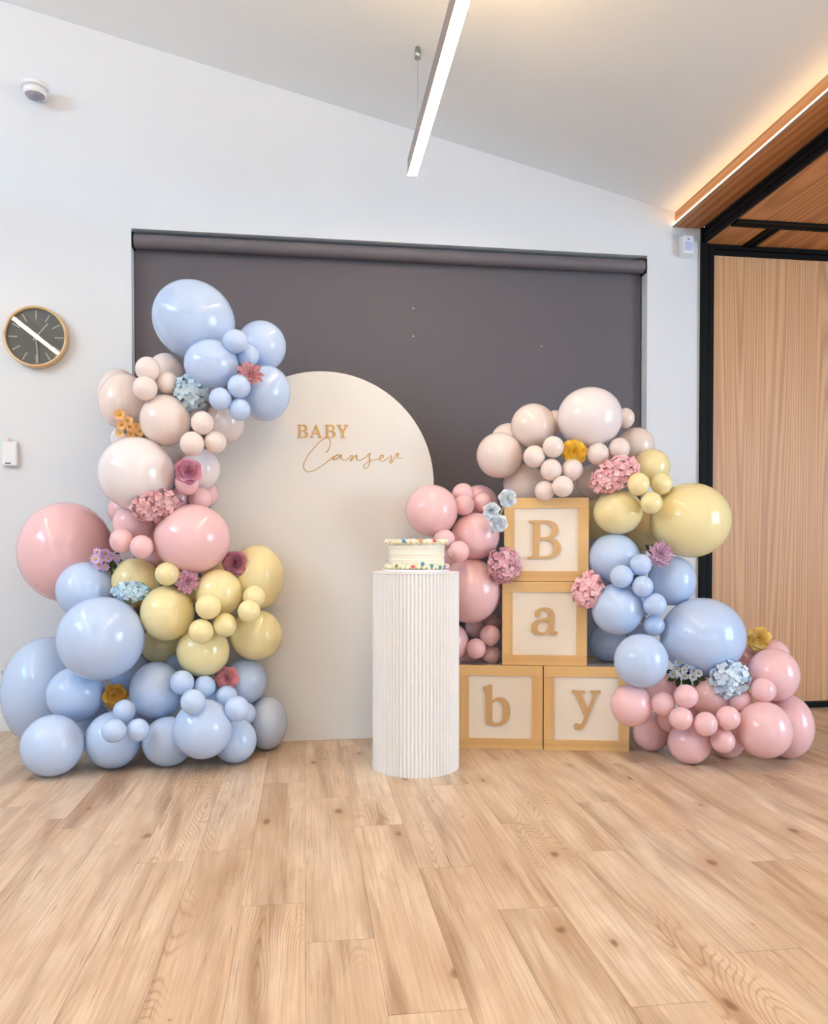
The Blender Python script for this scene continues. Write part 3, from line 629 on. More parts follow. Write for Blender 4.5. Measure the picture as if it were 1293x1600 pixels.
BALLOONS = [
(-0.483,3.625,1.925,0.1832,0.1703,35,'blue','L',"largest blue balloon crowning the top of the left garland"),
(-0.191,3.657,1.830,0.1110,0.1131,0,'blue','L',"medium blue balloon at the upper right of the left garland, against the dark blind"),
(-0.289,3.443,1.793,0.0530,0.0503,0,'blue','L',"small blue balloon just right of the big crowning blue balloon"),
(-0.242,3.522,1.753,0.0480,0.0490,0,'blue','L',"small blue balloon directly above the pink chrysanthemum near the arch top"),
(-0.395,3.501,1.706,0.1146,0.1046,0,'blue','L',"medium blue balloon under the crowning balloon, above the pale blue hydrangea"),
(-0.272,3.422,1.599,0.0486,0.0498,0,'blue','L',"small blue balloon under the pink chrysanthemum, topmost of a trio by the arch"),
(-0.350,3.422,1.544,0.0466,0.0480,0,'blue','L',"small blue balloon touching the right side of the upper pale blue hydrangea"),
(-0.272,3.440,1.505,0.0460,0.0471,0,'blue','L',"lowest small blue balloon of the trio beside the arch top"),
(-0.168,3.569,1.600,0.1072,0.1219,15,'blue','L',"medium blue balloon overlapping the left top of the cream arch panel"),
(-0.657,3.490,1.674,0.0507,0.0535,0,'blush','L',"small beige balloon, upper left of the beige trio below the dark blind corner"),
(-0.614,3.683,1.710,0.0768,0.0805,0,'blush','L',"medium beige balloon tucked behind the beige trio, beside the blue balloons"),
(-0.582,3.526,1.627,0.0465,0.0487,0,'blush','L',"small beige balloon left of the upper pale blue hydrangea"),
(-0.661,3.452,1.586,0.0509,0.0510,0,'blush','L',"small beige balloon, lowest of the upper beige trio on the left garland"),
(-0.787,3.654,1.562,0.1091,0.1247,0,'blush','L',"large beige balloon on the far left of the beige section, in front of its twin"),
(-0.862,3.888,1.631,0.0988,0.1265,0,'blush','L',"large beige balloon half hidden behind another at the beige section's left edge"),
(-0.592,3.525,1.465,0.1058,0.1101,0,'blush','L',"medium beige balloon at the middle of the left garland, below the pale blue hydrangea"),
(-0.424,3.430,1.443,0.0479,0.0496,0,'blush','L',"small beige balloon, top of the lower beige trio beside the hydrangea"),
(-0.349,3.625,1.481,0.0863,0.0944,0,'blush','L',"medium beige balloon behind the lower beige trio, next to the arch"),
(-0.465,3.414,1.353,0.0498,0.0517,0,'blush','L',"small beige balloon, left one of the lower beige trio, above the mauve rose"),
(-0.374,3.452,1.367,0.0470,0.0484,0,'blush','L',"small beige balloon, right one of the lower beige trio"),
(-0.456,3.607,1.266,0.0863,0.0936,0,'white','L',"whitish balloon behind the upper mauve rose, in front of the arch"),
(-0.583,3.703,1.337,0.0694,0.0696,0,'blush','L',"beige balloon peeking out from behind the trio above the big white balloon"),
(-0.806,3.755,1.413,0.0657,0.0583,0,'white','L',"white balloon peeking out left of the orange waxflowers"),
(-0.709,3.511,1.234,0.1573,0.1558,20,'white','L',"large blush white balloon under the orange waxflowers"),
(-0.494,3.466,1.195,0.0497,0.0544,0,'pink','L',"small pink balloon directly under the upper mauve rose"),
(-0.453,3.567,1.133,0.0501,0.0519,0,'pink','L',"small pink balloon against the arch, above the large pink balloon"),
(-0.545,3.573,1.133,0.0456,0.0476,0,'pink','L',"small pink balloon between the white balloon and the dusty pink hydrangea"),
(-0.826,3.772,1.090,0.0633,0.0703,0,'pink','L',"pink balloon peeking out below left of the large white balloon"),
(-1.085,3.825,0.898,0.2064,0.2299,0,'pink','L',"largest pink balloon, bulging at the left edge of the left garland"),
(-0.739,3.576,1.020,0.0840,0.0891,0,'pink','L',"pink balloon half covered by the dusty pink hydrangea"),
(-0.758,3.450,0.947,0.0491,0.0523,0,'pink','L',"small pink balloon, left of a pair above the yellow section"),
(-0.672,3.423,0.921,0.0480,0.0507,0,'pink','L',"small pink balloon, right of a pair above the yellow section"),
(-0.477,3.499,0.956,0.1604,0.1500,0,'pink','L',"large pink balloon in the middle of the left garland, right of the hydrangea"),
(-0.943,3.598,0.734,0.1221,0.1225,0,'blue','L',"blue balloon under the lilac daisies"),
(-0.729,3.592,0.769,0.1047,0.1037,0,'yellow','L',"yellow balloon behind the light blue hydrangea"),
(-0.570,3.422,0.808,0.0504,0.0496,0,'yellow','L',"small yellow balloon left of the mauve chrysanthemum"),
(-0.581,3.488,0.639,0.1124,0.1182,0,'yellow','L',"medium yellow balloon right of the light blue hydrangea"),
(-0.367,3.492,0.723,0.0992,0.1022,0,'yellow','L',"medium yellow balloon below the dark mauve rose"),
(-0.396,3.362,0.673,0.0527,0.0531,0,'yellow','L',"small yellow balloon, topmost of the trio amid the yellow section"),
(-0.332,3.392,0.593,0.0497,0.0511,0,'yellow','L',"small yellow balloon, right one of the yellow trio"),
(-0.426,3.365,0.571,0.0513,0.0518,0,'yellow','L',"small yellow balloon, lowest of the yellow trio"),
(-0.209,3.623,0.785,0.1174,0.1471,0,'yellow','L',"tall yellow balloon behind the dark mauve rose, in front of the arch"),
(-0.212,3.426,0.708,0.0476,0.0485,0,'yellow','L',"small yellow balloon, upper of a pair at the yellow section's right"),
(-0.230,3.361,0.652,0.0471,0.0481,0,'yellow','L',"small yellow balloon, lower of a pair at the yellow section's right"),
(-0.214,3.577,0.530,0.1160,0.1126,0,'yellow','L',"yellow balloon at the right end of the left garland's yellow section"),
(-0.435,3.505,0.471,0.1124,0.1108,0,'yellow','L',"lowest yellow balloon of the left garland, left of the dusty rose"),
(-0.651,3.743,0.471,0.0923,0.0881,0,'yellow','L',"shaded yellow balloon in the gap behind the big blue balloon"),
(-0.839,3.434,0.540,0.1735,0.1746,0,'blue','L',"large blue balloon at the front of the left garland, below the light blue hydrangea"),
(-0.265,3.610,0.319,0.0956,0.1035,0,'blue','L',"blue balloon behind the dusty rose, beside the arch"),
(-0.634,3.530,0.300,0.1132,0.1260,0,'blue','L',"medium blue balloon right of the gold rose"),
(-0.509,3.403,0.353,0.0494,0.0515,0,'blue','L',"small blue balloon, upper left of the cluster below the yellow balloons"),
(-0.422,3.441,0.327,0.0460,0.0476,0,'blue','L',"small blue balloon under the lowest yellow balloon"),
(-0.439,3.218,0.306,0.0494,0.0508,0,'blue','L',"small blue balloon, foremost of the cluster above the front blue balloon"),
(-0.331,3.447,0.282,0.0453,0.0465,0,'blue','L',"small blue balloon directly under the dusty rose"),
(-0.275,3.292,0.259,0.0511,0.0524,0,'blue','L',"small blue balloon, left of an overlapping pair below the dusty rose"),
(-0.260,3.511,0.193,0.0479,0.0495,0,'blue','L',"small blue balloon, right of an overlapping pair below the dusty rose"),
(-0.412,3.301,0.179,0.1173,0.1214,0,'blue','L',"front blue balloon at the bottom middle of the left garland"),
(-0.296,3.431,0.096,0.0919,0.0956,0,'blue','L',"blue balloon on the floor at the bottom right of the left garland"),
(-0.171,3.640,0.121,0.0916,0.1208,0,'grey','L',"greyish blue balloon on the floor against the arch foot"),
(-0.569,3.419,0.104,0.1053,0.1036,0,'blue','L',"shaded blue balloon on the floor left of the front blue balloon"),
(-0.662,3.279,0.187,0.0436,0.0462,0,'blue','L',"small blue balloon, right of a trio low on the left garland"),
(-0.742,3.220,0.200,0.0469,0.0464,0,'blue','L',"small blue balloon, left of a trio low on the left garland"),
(-0.733,3.361,0.248,0.0443,0.0472,0,'blue','L',"small blue balloon below the gold rose, top of a trio"),
(-1.182,3.853,0.252,0.1912,0.2523,0,'blue','L',"largest blue balloon, on the floor against the wall beside the power outlet"),
(-0.975,3.557,0.288,0.1190,0.1184,0,'blue','L',"medium blue balloon left of the gold rose"),
(-1.007,3.339,0.122,0.1195,0.1224,0,'blue','L',"nearest blue balloon on the floor at the left garland's outer corner"),
(-0.791,3.421,0.117,0.1122,0.1173,0,'blue','L',"blue balloon on the floor behind the small trio"),
(-0.780,3.733,0.340,0.0933,0.0962,0,'blue','L',"shaded blue balloon deep behind the gold rose"),
(1.294,3.486,1.512,0.1474,0.1392,0,'white','R',"largest blush balloon on top of the right garland"),
(1.055,3.580,1.485,0.1031,0.1028,0,'blush','R',"medium blush balloon left of the largest one on top of the right garland"),
(0.985,3.760,1.441,0.0867,0.0826,0,'blush','R',"blush balloon half hidden at the far left top of the right garland"),
(0.905,3.618,1.350,0.1081,0.1073,0,'blush','R',"leftmost blush balloon of the right garland, overhanging the blind"),
(1.031,3.479,1.330,0.0496,0.0510,0,'blush','R',"small blush balloon right of the leftmost blush balloon"),
(1.110,3.449,1.371,0.0483,0.0490,0,'blush','R',"small blush balloon left of the golden yellow rose"),
(1.204,3.721,1.526,0.0520,0.0591,0,'blush','R',"blush balloon peeking out between the two upper blush balloons"),
(1.309,3.421,1.340,0.0491,0.0513,0,'blush','R',"small blush balloon right of the golden yellow rose"),
(1.100,3.448,1.268,0.0483,0.0499,0,'blush','R',"small blush balloon below left of the golden yellow rose"),
(1.198,3.445,1.270,0.0482,0.0497,0,'blush','R',"small blush balloon directly under the golden yellow rose"),
(1.141,3.408,1.191,0.0477,0.0480,0,'blush','R',"small blush balloon, right of the pair just above the B block"),
(1.075,3.463,1.175,0.0457,0.0463,0,'blush','R',"small blush balloon, left of the pair just above the B block"),
(1.045,3.698,1.228,0.1006,0.0923,0,'blush','R',"large shaded blush balloon standing on the left of the B block"),
(1.366,3.606,1.233,0.0859,0.0851,0,'blush','R',"shaded blush balloon left of the big pink hydrangea"),
(1.503,3.579,1.530,0.0439,0.0485,0,'blush','R',"small blush balloon sticking out right of the largest top balloon"),
(1.405,3.410,1.364,0.0475,0.0490,0,'blush','R',"small blush balloon above the big pink hydrangea"),
(1.577,3.627,1.409,0.0889,0.0862,0,'blush','R',"blush balloon behind, at the upper right beside the white wall"),
(1.422,3.483,1.315,0.0485,0.0501,0,'blush','R',"small blush balloon mostly covered by the big pink hydrangea"),
(1.327,3.746,1.228,0.0740,0.0692,0,'blush','R',"shaded blush balloon deep behind the small ones above the B block"),
(1.592,3.482,1.290,0.0823,0.0859,0,'yellow','Y',"upper yellow balloon of the right garland, beside the pink hydrangea"),
(1.448,3.298,1.196,0.0477,0.0513,0,'yellow','Y',"small yellow balloon at the right end of the big pink hydrangea"),
(1.575,3.341,1.203,0.0471,0.0493,0,'yellow','Y',"small yellow balloon, right one of the right garland's yellow trio"),
(1.495,3.270,1.113,0.0467,0.0487,0,'yellow','Y',"small yellow balloon, lowest of the right garland's yellow trio"),
(1.406,3.423,1.079,0.1109,0.1015,0,'yellow','Y',"medium yellow balloon below the big pink hydrangea"),
(1.730,3.377,1.042,0.1765,0.1696,0,'yellow','Y',"largest yellow balloon, bulging over the wooden wall panel"),
(1.640,3.652,0.998,0.0895,0.0964,0,'yellow','Y',"bright yellow balloon in the gap between the two larger ones"),
(1.418,3.724,1.055,0.0918,0.1005,0,'yellow','Y',"shaded yellow balloon behind, right of the B block"),
(1.396,3.441,0.868,0.1159,0.1146,0,'blue','B',"blue balloon beside the B block under the yellow balloon"),
(1.365,3.282,0.792,0.0498,0.0510,0,'blue','B',"small blue balloon, leftmost of the chain down the right garland"),
(1.456,3.291,0.843,0.0471,0.0482,0,'blue','B',"small blue balloon beside the mauve chrysanthemum"),
(1.448,3.250,0.750,0.0452,0.0471,0,'blue','B',"small blue balloon in the middle of the chain down the right garland"),
(1.499,3.241,0.672,0.0495,0.0512,0,'blue','B',"small blue balloon, second lowest of the chain down the right garland"),
(1.665,3.422,0.766,0.1073,0.1143,0,'blue','B',"blue balloon under the mauve chrysanthemum, near the black wall post"),
(1.378,3.358,0.644,0.1123,0.1160,0,'blue','B',"blue balloon right of the pink hydrangea and the a block"),
(1.522,3.297,0.576,0.0467,0.0465,0,'blue','B',"small blue balloon, lowest of the chain down the right garland"),
(1.754,3.304,0.521,0.1834,0.1739,0,'blue','B',"largest blue balloon of the right garland"),
(1.442,3.620,0.463,0.0939,0.0921,0,'blue','B',"shaded blue balloon behind, resting above the y block"),
(1.398,3.150,0.443,0.1111,0.1129,0,'blue','B',"front blue balloon overlapping the top corner of the y block"),
(1.577,3.620,0.504,0.0594,0.0586,0,'blue','B',"shaded blue balloon in the gap above the front blue balloon"),
(1.374,3.191,0.249,0.0874,0.0911,0,'pink','P',"pink balloon overlapping the right side of the y block"),
(1.480,3.116,0.267,0.0494,0.0508,0,'pink','P',"small pink balloon, leftmost of the arc of small ones at the right"),
(1.556,3.065,0.305,0.0487,0.0491,0,'pink','P',"small pink balloon directly under the blue daisies"),
(1.526,3.048,0.218,0.0480,0.0485,0,'pink','P',"small pink balloon, second from left in the lower arc"),
(1.616,3.015,0.200,0.0472,0.0495,0,'pink','P',"small pink balloon, middle of the lower arc"),
(1.712,3.012,0.222,0.0474,0.0497,0,'pink','P',"small pink balloon, right end of the lower arc"),
(1.706,3.041,0.122,0.0492,0.0502,0,'pink','P',"small pink balloon hanging lowest below the arc"),
(1.827,3.121,0.273,0.0477,0.0502,0,'pink','P',"small pink balloon under the pale blue hydrangea"),
(1.895,3.059,0.323,0.0506,0.0516,0,'pink','P',"small pink balloon right of the pale blue hydrangea"),
(2.006,3.164,0.368,0.1058,0.1149,0,'pink','P',"pink balloon under the yellow rose, at the right edge"),
(2.140,3.385,0.417,0.0755,0.0769,0,'pink','P',"pink balloon behind the yellow rose"),
(2.090,3.503,0.386,0.0674,0.0671,0,'pink','P',"pink balloon peeking out below left of the yellow rose"),
(1.952,3.296,0.352,0.0437,0.0488,0,'pink','P',"small pink balloon peeking out right of the pale blue hydrangea"),
(1.885,3.036,0.163,0.1105,0.1168,0,'pink','P',"large pink balloon at the front of the right garland's foot"),
(2.082,3.180,0.140,0.1073,0.1396,0,'pink','P',"large pale pink balloon at the far right of the right garland"),
(1.619,3.156,0.088,0.0900,0.0885,0,'pink','P',"nearest pink balloon on the floor below the arc of small ones"),
(1.548,3.379,0.087,0.0832,0.0868,0,'pink','P',"pink balloon on the floor right of the y block"),
(1.828,3.219,0.064,0.0676,0.0643,0,'pink','P',"shaded pink balloon on the floor behind the lowest small one"),
(1.750,3.222,0.268,0.0887,0.0892,0,'pink','P',"pink balloon behind, left of the pale blue hydrangea"),
(1.607,3.401,0.285,0.0751,0.0758,0,'pink','P',"shaded pink balloon behind the blue daisies"),
(0.576,3.572,1.087,0.1199,0.1185,0,'pink','C',"pink balloon behind the cake, over the arch's right edge"),
(0.737,3.649,1.172,0.0510,0.0490,0,'pink','C',"small pink balloon, upper of a pair right of the arch"),
(0.728,3.582,1.114,0.0483,0.0484,0,'pink','C',"small pink balloon, lower of a pair right of the arch"),
(0.853,3.823,1.132,0.0944,0.0947,0,'pink','C',"pink balloon behind the pair, against the dark blind"),
(0.828,3.645,1.131,0.0465,0.0467,0,'pink','C',"small peach pink balloon left of the pale blue roses"),
(0.788,3.608,0.971,0.1144,0.1097,0,'pink','C',"medium pink balloon below the pale blue roses"),
(0.623,3.506,0.957,0.0484,0.0441,0,'pink','C',"small pink balloon just behind the cake's top edge"),
(0.682,3.474,0.900,0.0486,0.0487,0,'pink','C',"small pink balloon right beside the cake"),
(0.765,3.621,0.717,0.1462,0.1526,0,'pink','C',"largest pink balloon between the plinth and the a block"),
(0.684,3.654,0.474,0.0812,0.0874,0,'pink','C',"pink balloon mostly hidden behind the plinth"),
(0.815,3.737,0.533,0.0478,0.0526,0,'pink','C',"small pink balloon directly below the largest one by the plinth"),
(0.905,3.766,0.554,0.0529,0.0500,0,'pink','C',"small shaded pink balloon tucked against the a block"),
(0.859,3.610,0.508,0.0489,0.0500,0,'pink','C',"small pink balloon, upper one standing over the b block"),
(0.790,3.598,0.448,0.0466,0.0486,0,'pink','C',"small pink balloon, left one resting on the b block"),
(-0.657,3.675,0.883,0.0601,0.0575,0,'pink','L',"deep pink balloon showing in the gap above the small yellow balloon"),
(-0.505,3.681,0.726,0.0670,0.0696,0,'yellow','L',"yellow balloon deep behind the mauve pink chrysanthemum"),
(-0.400,3.638,0.237,0.0699,0.0692,0,'blue','L',"blue balloon deep in the gap left of the dusty rose"),
(-0.938,3.670,0.142,0.0766,0.0827,0,'blue','L',"dark blue balloon deep between the nearest floor balloon and the medium one above"),
(-0.704,3.669,0.193,0.0654,0.0690,0,'blue','L',"dark blue balloon deep behind the small trio low on the left"),
(1.739,3.347,0.190,0.0708,0.0751,0,'pink','P',"pink balloon deep behind the lower arc of small ones"),
(0.681,3.707,0.874,0.0640,0.0640,0,'pink','C',"pink balloon deep beside the cake, behind the small one"),
(0.791,3.799,0.383,0.0596,0.0566,0,'pink','C',"dark pink balloon deep in the corner over the b block by the plinth"),
(-0.445,3.696,1.162,0.0563,0.0611,0,'pink','L',"pink balloon deep between the whitish balloon and the arch edge"),
(-0.484,3.642,1.517,0.0606,0.0629,0,'blush','L',"beige balloon deep under the pale blue hydrangea head"),
(-0.406,3.689,0.809,0.0594,0.0612,0,'yellow','L',"yellow balloon deep below the dark mauve rose and the large pink balloon"),
(-0.440,3.698,1.600,0.0562,0.0581,0,'blush','L',"beige balloon deep behind the small blue ones right of the hydrangea"),
(-0.674,3.695,0.998,0.0603,0.0635,0,'pink','L',"pink balloon deep under the dusty pink hydrangea"),
(-0.570,3.678,0.382,0.0555,0.0579,0,'blue','L',"blue balloon deep in the gap under the lowest yellow balloon"),
(1.593,3.280,0.162,0.0563,0.0592,0,'pink','P',"pink balloon deep behind the left of the lower arc"),
(1.531,3.459,0.658,0.0595,0.0619,0,'blue','P',"blue balloon deep behind the chain down the right garland"),
(0.878,3.666,0.412,0.0467,0.0469,0,'pink','C',"small pink balloon, right one resting on the b block beside the a block"),
]
for x, y, z, a, b, tilt, c, g, label in BALLOONS:
    o = bpy.data.objects.new('balloon', balloon_me); col.objects.link(o)
    o.location = (x, y, z); o.scale = (a, (a + b) / 2, b)
    o.rotation_mode = 'QUATERNION'; o.rotation_quaternion = Quaternion((0, 0, 1), -YAW) @ Quaternion((0, 1, 0), R(tilt))
    o.material_slots[0].link = 'OBJECT'; o.material_slots[0].material = BM[c]
    tag(o, label, 'balloon', GROUP[g])

# ------------------------------------------------------------------ flowers
TONES = {'pale_blue': ((176, 200, 214), (222, 234, 240)), 'light_blue': ((160, 204, 226), (222, 238, 246)), 'white_blue': ((180, 206, 228), (230, 238, 246)),
         'pink': ((240, 168, 174), (254, 212, 214)), 'dusty_pink': ((210, 150, 154), (240, 196, 196)), 'mauve': ((204, 142, 156), (238, 190, 198)),
         'mauve_pink': ((238, 174, 194), (250, 210, 222)), 'lilac_pink': ((234, 182, 210), (250, 218, 234)), 'dark_mauve': ((166, 100, 118), (196, 134, 148)), 'dusty_rose': ((212, 126, 136), (232, 164, 170)),
         'gold': ((200, 140, 46), (236, 184, 88)), 'yellow': ((236, 178, 44), (252, 212, 90)), 'soft_yellow': ((238, 190, 84), (250, 220, 136)),
         'orange': ((248, 176, 108), (254, 216, 160)), 'lilac': ((190, 152, 206), (226, 200, 236)), 'blue': ((150, 180, 214), (214, 228, 240)), 'rose_blue': ((206, 217, 228), (240, 242, 244))}
PM = {k: petal_mat('petal_' + k, a, b) for k, (a, b) in TONES.items()}
PM['mauve_rose'] = petal_mat('petal_mauve_rose', (180, 108, 134), (216, 152, 170))
M_LEAF = petal_mat('leaf_green', (38, 58, 30), (82, 98, 48)); M_LEAFL = petal_mat('leaf_light', (110, 120, 50), (160, 162, 84))
M_STEM = mat('stem_green', (96, 104, 66), 0.7); M_STEMB = mat('stem_brown', (168, 128, 66), 0.7); M_PALESTEM = mat('stem_pale', (196, 196, 178), 0.7)
M_EYE = petal_mat('flower_eye', (190, 140, 50), (226, 190, 96)); M_CORE = mat('flower_core_green', (110, 118, 84), 0.8)

def petal_mesh(name, L, W, cup, curl, tip=0.0, nx=4, ny=4, base=0.25):
    """petal along +x, width along y, edges cupped up, tip curled back; tip = 1 pointed"""
    m = MB(); vs = []
    for i in range(nx + 1):
        t = i / nx
        wd = (base + (1 - base) * math.sin(min(1, t * 1.35) * math.pi / 2)) * (1 if t < 0.7 else math.sqrt(max(0.0, 1 - ((t - 0.7) / 0.3) ** 2 * (0.75 + 0.25 * tip))))
        if tip: wd = (base + (1 - base) * math.sin(min(1, t * 1.9) * math.pi / 2)) * (1 - max(0, (t - 0.5) / 0.5) ** 1.6 * 0.9)
        for j in range(ny + 1):
            s = 2 * j / ny - 1
            vs.append((L * t - abs(s) ** 2 * 0.10 * L * (t > 0.9), s * wd * W / 2, cup * L * s * s * (0.3 + 0.7 * math.sin(t * math.pi * .8)) - curl * L * max(0, t - 0.35) ** 2 * 1.6 + 0.02 * L * math.sin(9 * t + 5 * s)))
    fs = [(i * (ny + 1) + j, (i + 1) * (ny + 1) + j, (i + 1) * (ny + 1) + j + 1, i * (ny + 1) + j + 1) for i in range(nx) for j in range(ny)]
    m.add(vs, fs, True); return m.mesh(name)
def polar(phi, theta, rad=0.0, zz=0.0, roll=0.0):       # petal whose direction leaves the axis by theta
    return Matrix.Translation((rad * math.cos(phi), rad * math.sin(phi), zz)) @ Matrix.Rotation(phi, 4, 'Z') @ Matrix.Rotation(-(math.pi / 2 - theta), 4, 'Y') @ Matrix.Rotation(roll, 4, 'X')

def orient(n, spin=0.0):
    return Vector(n).normalized().to_track_quat('Z', 'Y') @ Quaternion((0, 0, 1), spin)
ROSE = [petal_mesh('petal', 1.0, 1.05, 0.10, 0.42, base=0.35), petal_mesh('petal', 0.82, 0.85, 0.20, 0.30, base=0.35), petal_mesh('petal', 0.66, 0.62, 0.30, 0.16, base=0.4), petal_mesh('petal', 0.52, 0.36, 0.35, 0.05, base=0.5)]
def wrap_mesh(r0, r1, z0, z1, arc):
    """inner petal wrapped round the axis, its lip turned outwards"""
    m = MB(); vs = []
    for i in range(5):
        t = i / 4; rr = r0 + (r1 - r0) * t ** 2.2
        for j in range(8):
            a = arc * (j / 7 - .5); e = abs(j / 7 - .5) * 2
            q = rr * (1 + 0.22 * (j / 7 - .5)); z = z0 + (z1 - z0) * t - 0.10 * (z1 - z0) * e ** 3 * t
            vs.append((q * math.cos(a), q * math.sin(a), z))
    m.add(vs, [(i * 8 + j, (i + 1) * 8 + j, (i + 1) * 8 + j + 1, i * 8 + j + 1) for i in range(4) for j in range(7)], True)
    return m.mesh('petal')
WRAP = [wrap_mesh(0.30, 0.66, -0.25, 0.22, 1.75), wrap_mesh(0.24, 0.50, -0.15, 0.34, 2.0), wrap_mesh(0.18, 0.35, -0.05, 0.42, 2.3), wrap_mesh(0.10, 0.21, 0.0, 0.46, 2.9), wrap_mesh(0.05, 0.10, 0.05, 0.47, 4.2)]
def rose_petals(parent, rad, m, r_):
    for me, cnt, th, r0, z0 in ((ROSE[0], 6, 82, 0.06, -0.26), (ROSE[1], 6, 64, 0.16, -0.24)):
        ph0 = r_.uniform(0, 6.28)
        for k in range(cnt):
            phi = ph0 + 2 * math.pi * k / cnt + r_.uniform(-.12, .12)
            link('petal', me, m, parent, Matrix.Scale(rad, 4) @ polar(phi, R(th + r_.uniform(-6, 6)), r0, z0, r_.uniform(-.25, .25)))
    for me, cnt in zip(WRAP, (5, 4, 4, 3, 1)):
        ph0 = r_.uniform(0, 6.28)
        for k in range(cnt):
            link('petal', me, m, parent, Matrix.Scale(rad * r_.uniform(.95, 1.04), 4) @ Matrix.Rotation(ph0 + 2 * math.pi * k / cnt + r_.uniform(-.1, .1), 4, 'Z') @ Matrix.Rotation(r_.uniform(-.06, .06), 4, 'X'))
def rose(pos, n, rad, m, label):
    r_ = random.Random(label); e = empty('rose', pos, orient(n, r_.uniform(-.5, .5))); tag(e, label, 'flower', 'single roses')
    MB().ball((0, 0, -0.12 * rad), (0.16 * rad, 0.16 * rad, 0.40 * rad), 10, 6).build('bud', m, e)
    MB().tube([(0, 0, -0.25 * rad), (0, -0.1 * rad, -0.9 * rad)], 0.05 * rad).build('stem', M_STEM, e)
    rose_petals(e, rad, m, r_); return e
MUM = petal_mesh('petal', 1.0, 0.42, 0.18, -0.10, tip=1.0, nx=5, ny=2, base=0.3)
def chrysanthemum(pos, n, rad, m, label, leaf=False):
    r_ = random.Random(label); e = empty('chrysanthemum', pos, orient(n, r_.uniform(-.5, .5))); tag(e, label, 'flower', 'chrysanthemums')
    MB().ball((0, 0, 0), (0.10 * rad, 0.10 * rad, 0.12 * rad), 8, 5).build('centre', bpy.data.materials['petal_dark_mauve'], e)
    for cnt, th, L in ((12, 88, 1.02), (11, 72, 0.92), (10, 54, 0.78), (8, 36, 0.60), (5, 16, 0.42)):
        ph0 = r_.uniform(0, 6.28)
        for k in range(cnt):
            link('petal', MUM, m, e, Matrix.Scale(rad * L * r_.uniform(.9, 1.06), 4) @ polar(ph0 + 2 * math.pi * k / cnt + r_.uniform(-.08, .08), R(th + r_.uniform(-5, 5)), 0.03, -0.05, r_.uniform(-.3, .3)))
    if leaf: link('leaf', LEAF, M_LEAF, e, Matrix.Scale(rad * 1.15, 4) @ polar(R(158), R(80), 0.1, -0.1))
    return e
LEAF = petal_mesh('leaf', 1.0, 0.55, 0.12, 0.25, tip=1.0, nx=6, ny=4, base=0.15)
fm = MB(); pm = petal_mesh('tmp', 1.0, 0.95, 0.10, 0.10, nx=3, ny=2, base=0.35)
for k in range(4):
    mt = polar(k * math.pi / 2, R(74), 0.04, 0)
    fm.add([mt @ v.co for v in pm.vertices], [tuple(p.vertices) for p in pm.polygons], True)
fm.ball((0, 0, 0.10), 0.10, 6, 4)
FLORET = fm.mesh('floret')
def hydrangea(pos, n, rx, ry, tilt, m, label, stems=False):
    r_ = random.Random(label); e = empty('hydrangea', pos, orient(n) @ Quaternion((0, 0, 1), R(-tilt))); tag(e, label, 'flower', 'hydrangea heads')
    d = 0.75 * min(rx, ry)
    MB().ball((0, 0, -0.15 * d), (rx * 0.70, ry * 0.70, d * 0.72), 14, 8).build('core', m, e)
    fr_ = 0.0150; N = int(2.5 * (rx + fr_ * .2) * (ry + fr_ * .2) / (fr_ * fr_)) + 6
    for k in range(N):
        zz = 1 - 1.22 * (k + .5) / N; ph = k * 2.39996 + r_.uniform(-.25, .25); q = math.sqrt(max(0, 1 - zz * zz))
        nn = Vector((q * math.cos(ph) / rx, q * math.sin(ph) / ry, zz / d)).normalized()
        jit = r_.uniform(.86, 1.0)
        p = Vector((q * math.cos(ph) * (rx - fr_ * .55), q * math.sin(ph) * (ry - fr_ * .55), zz * d)) * jit
        nn = (nn + Vector((r_.uniform(-.55, .55), r_.uniform(-.55, .55), r_.uniform(-.1, .3)))).normalized()
        rot = (nn.to_track_quat('Z', 'Y') @ Quaternion((0, 0, 1), r_.uniform(0, 6.28))).to_matrix().to_4x4()
        link('floret', FLORET, m, e, Matrix.Translation(p) @ rot @ Matrix.Scale(fr_ * r_.uniform(.85, 1.15), 4))
    if stems:
        for k in range(4): MB().tube([(0.012 * k - 0.006, -ry * 0.5, 0.012), (0.007 * k + 0.018, -ry * 1.6, -0.004)], 0.0028, 6).build('stem', M_STEMB, e)
    else: MB().tube([(0, 0, -0.2 * d), (0, 0, -d * 1.1)], 0.004).build('stem', M_STEM, e)
    return e
dm = MB(); pd = petal_mesh('tmp', 1.0, 0.52, 0.08, 0.05, nx=3, ny=2, base=0.35)
for k in range(9):
    mt = polar(k * 2 * math.pi / 9, R(76), 0.10, 0)
    dm.add([mt @ v.co for v in pd.vertices], [tuple(p.vertices) for p in pd.polygons], True)
BLOOM = dm.mesh('bloom'); EYE_ME = MB().ball((0, 0, 0.12), (0.30, 0.30, 0.16), 10, 6).mesh('eye')
wm = MB()
for k in range(5):
    mt = polar(k * 2 * math.pi / 5, R(58), 0.10, 0)
    wm.add([mt @ v.co for v in pm.vertices], [tuple(p.vertices) for p in pm.polygons], True)
WAX = wm.mesh('bloom')
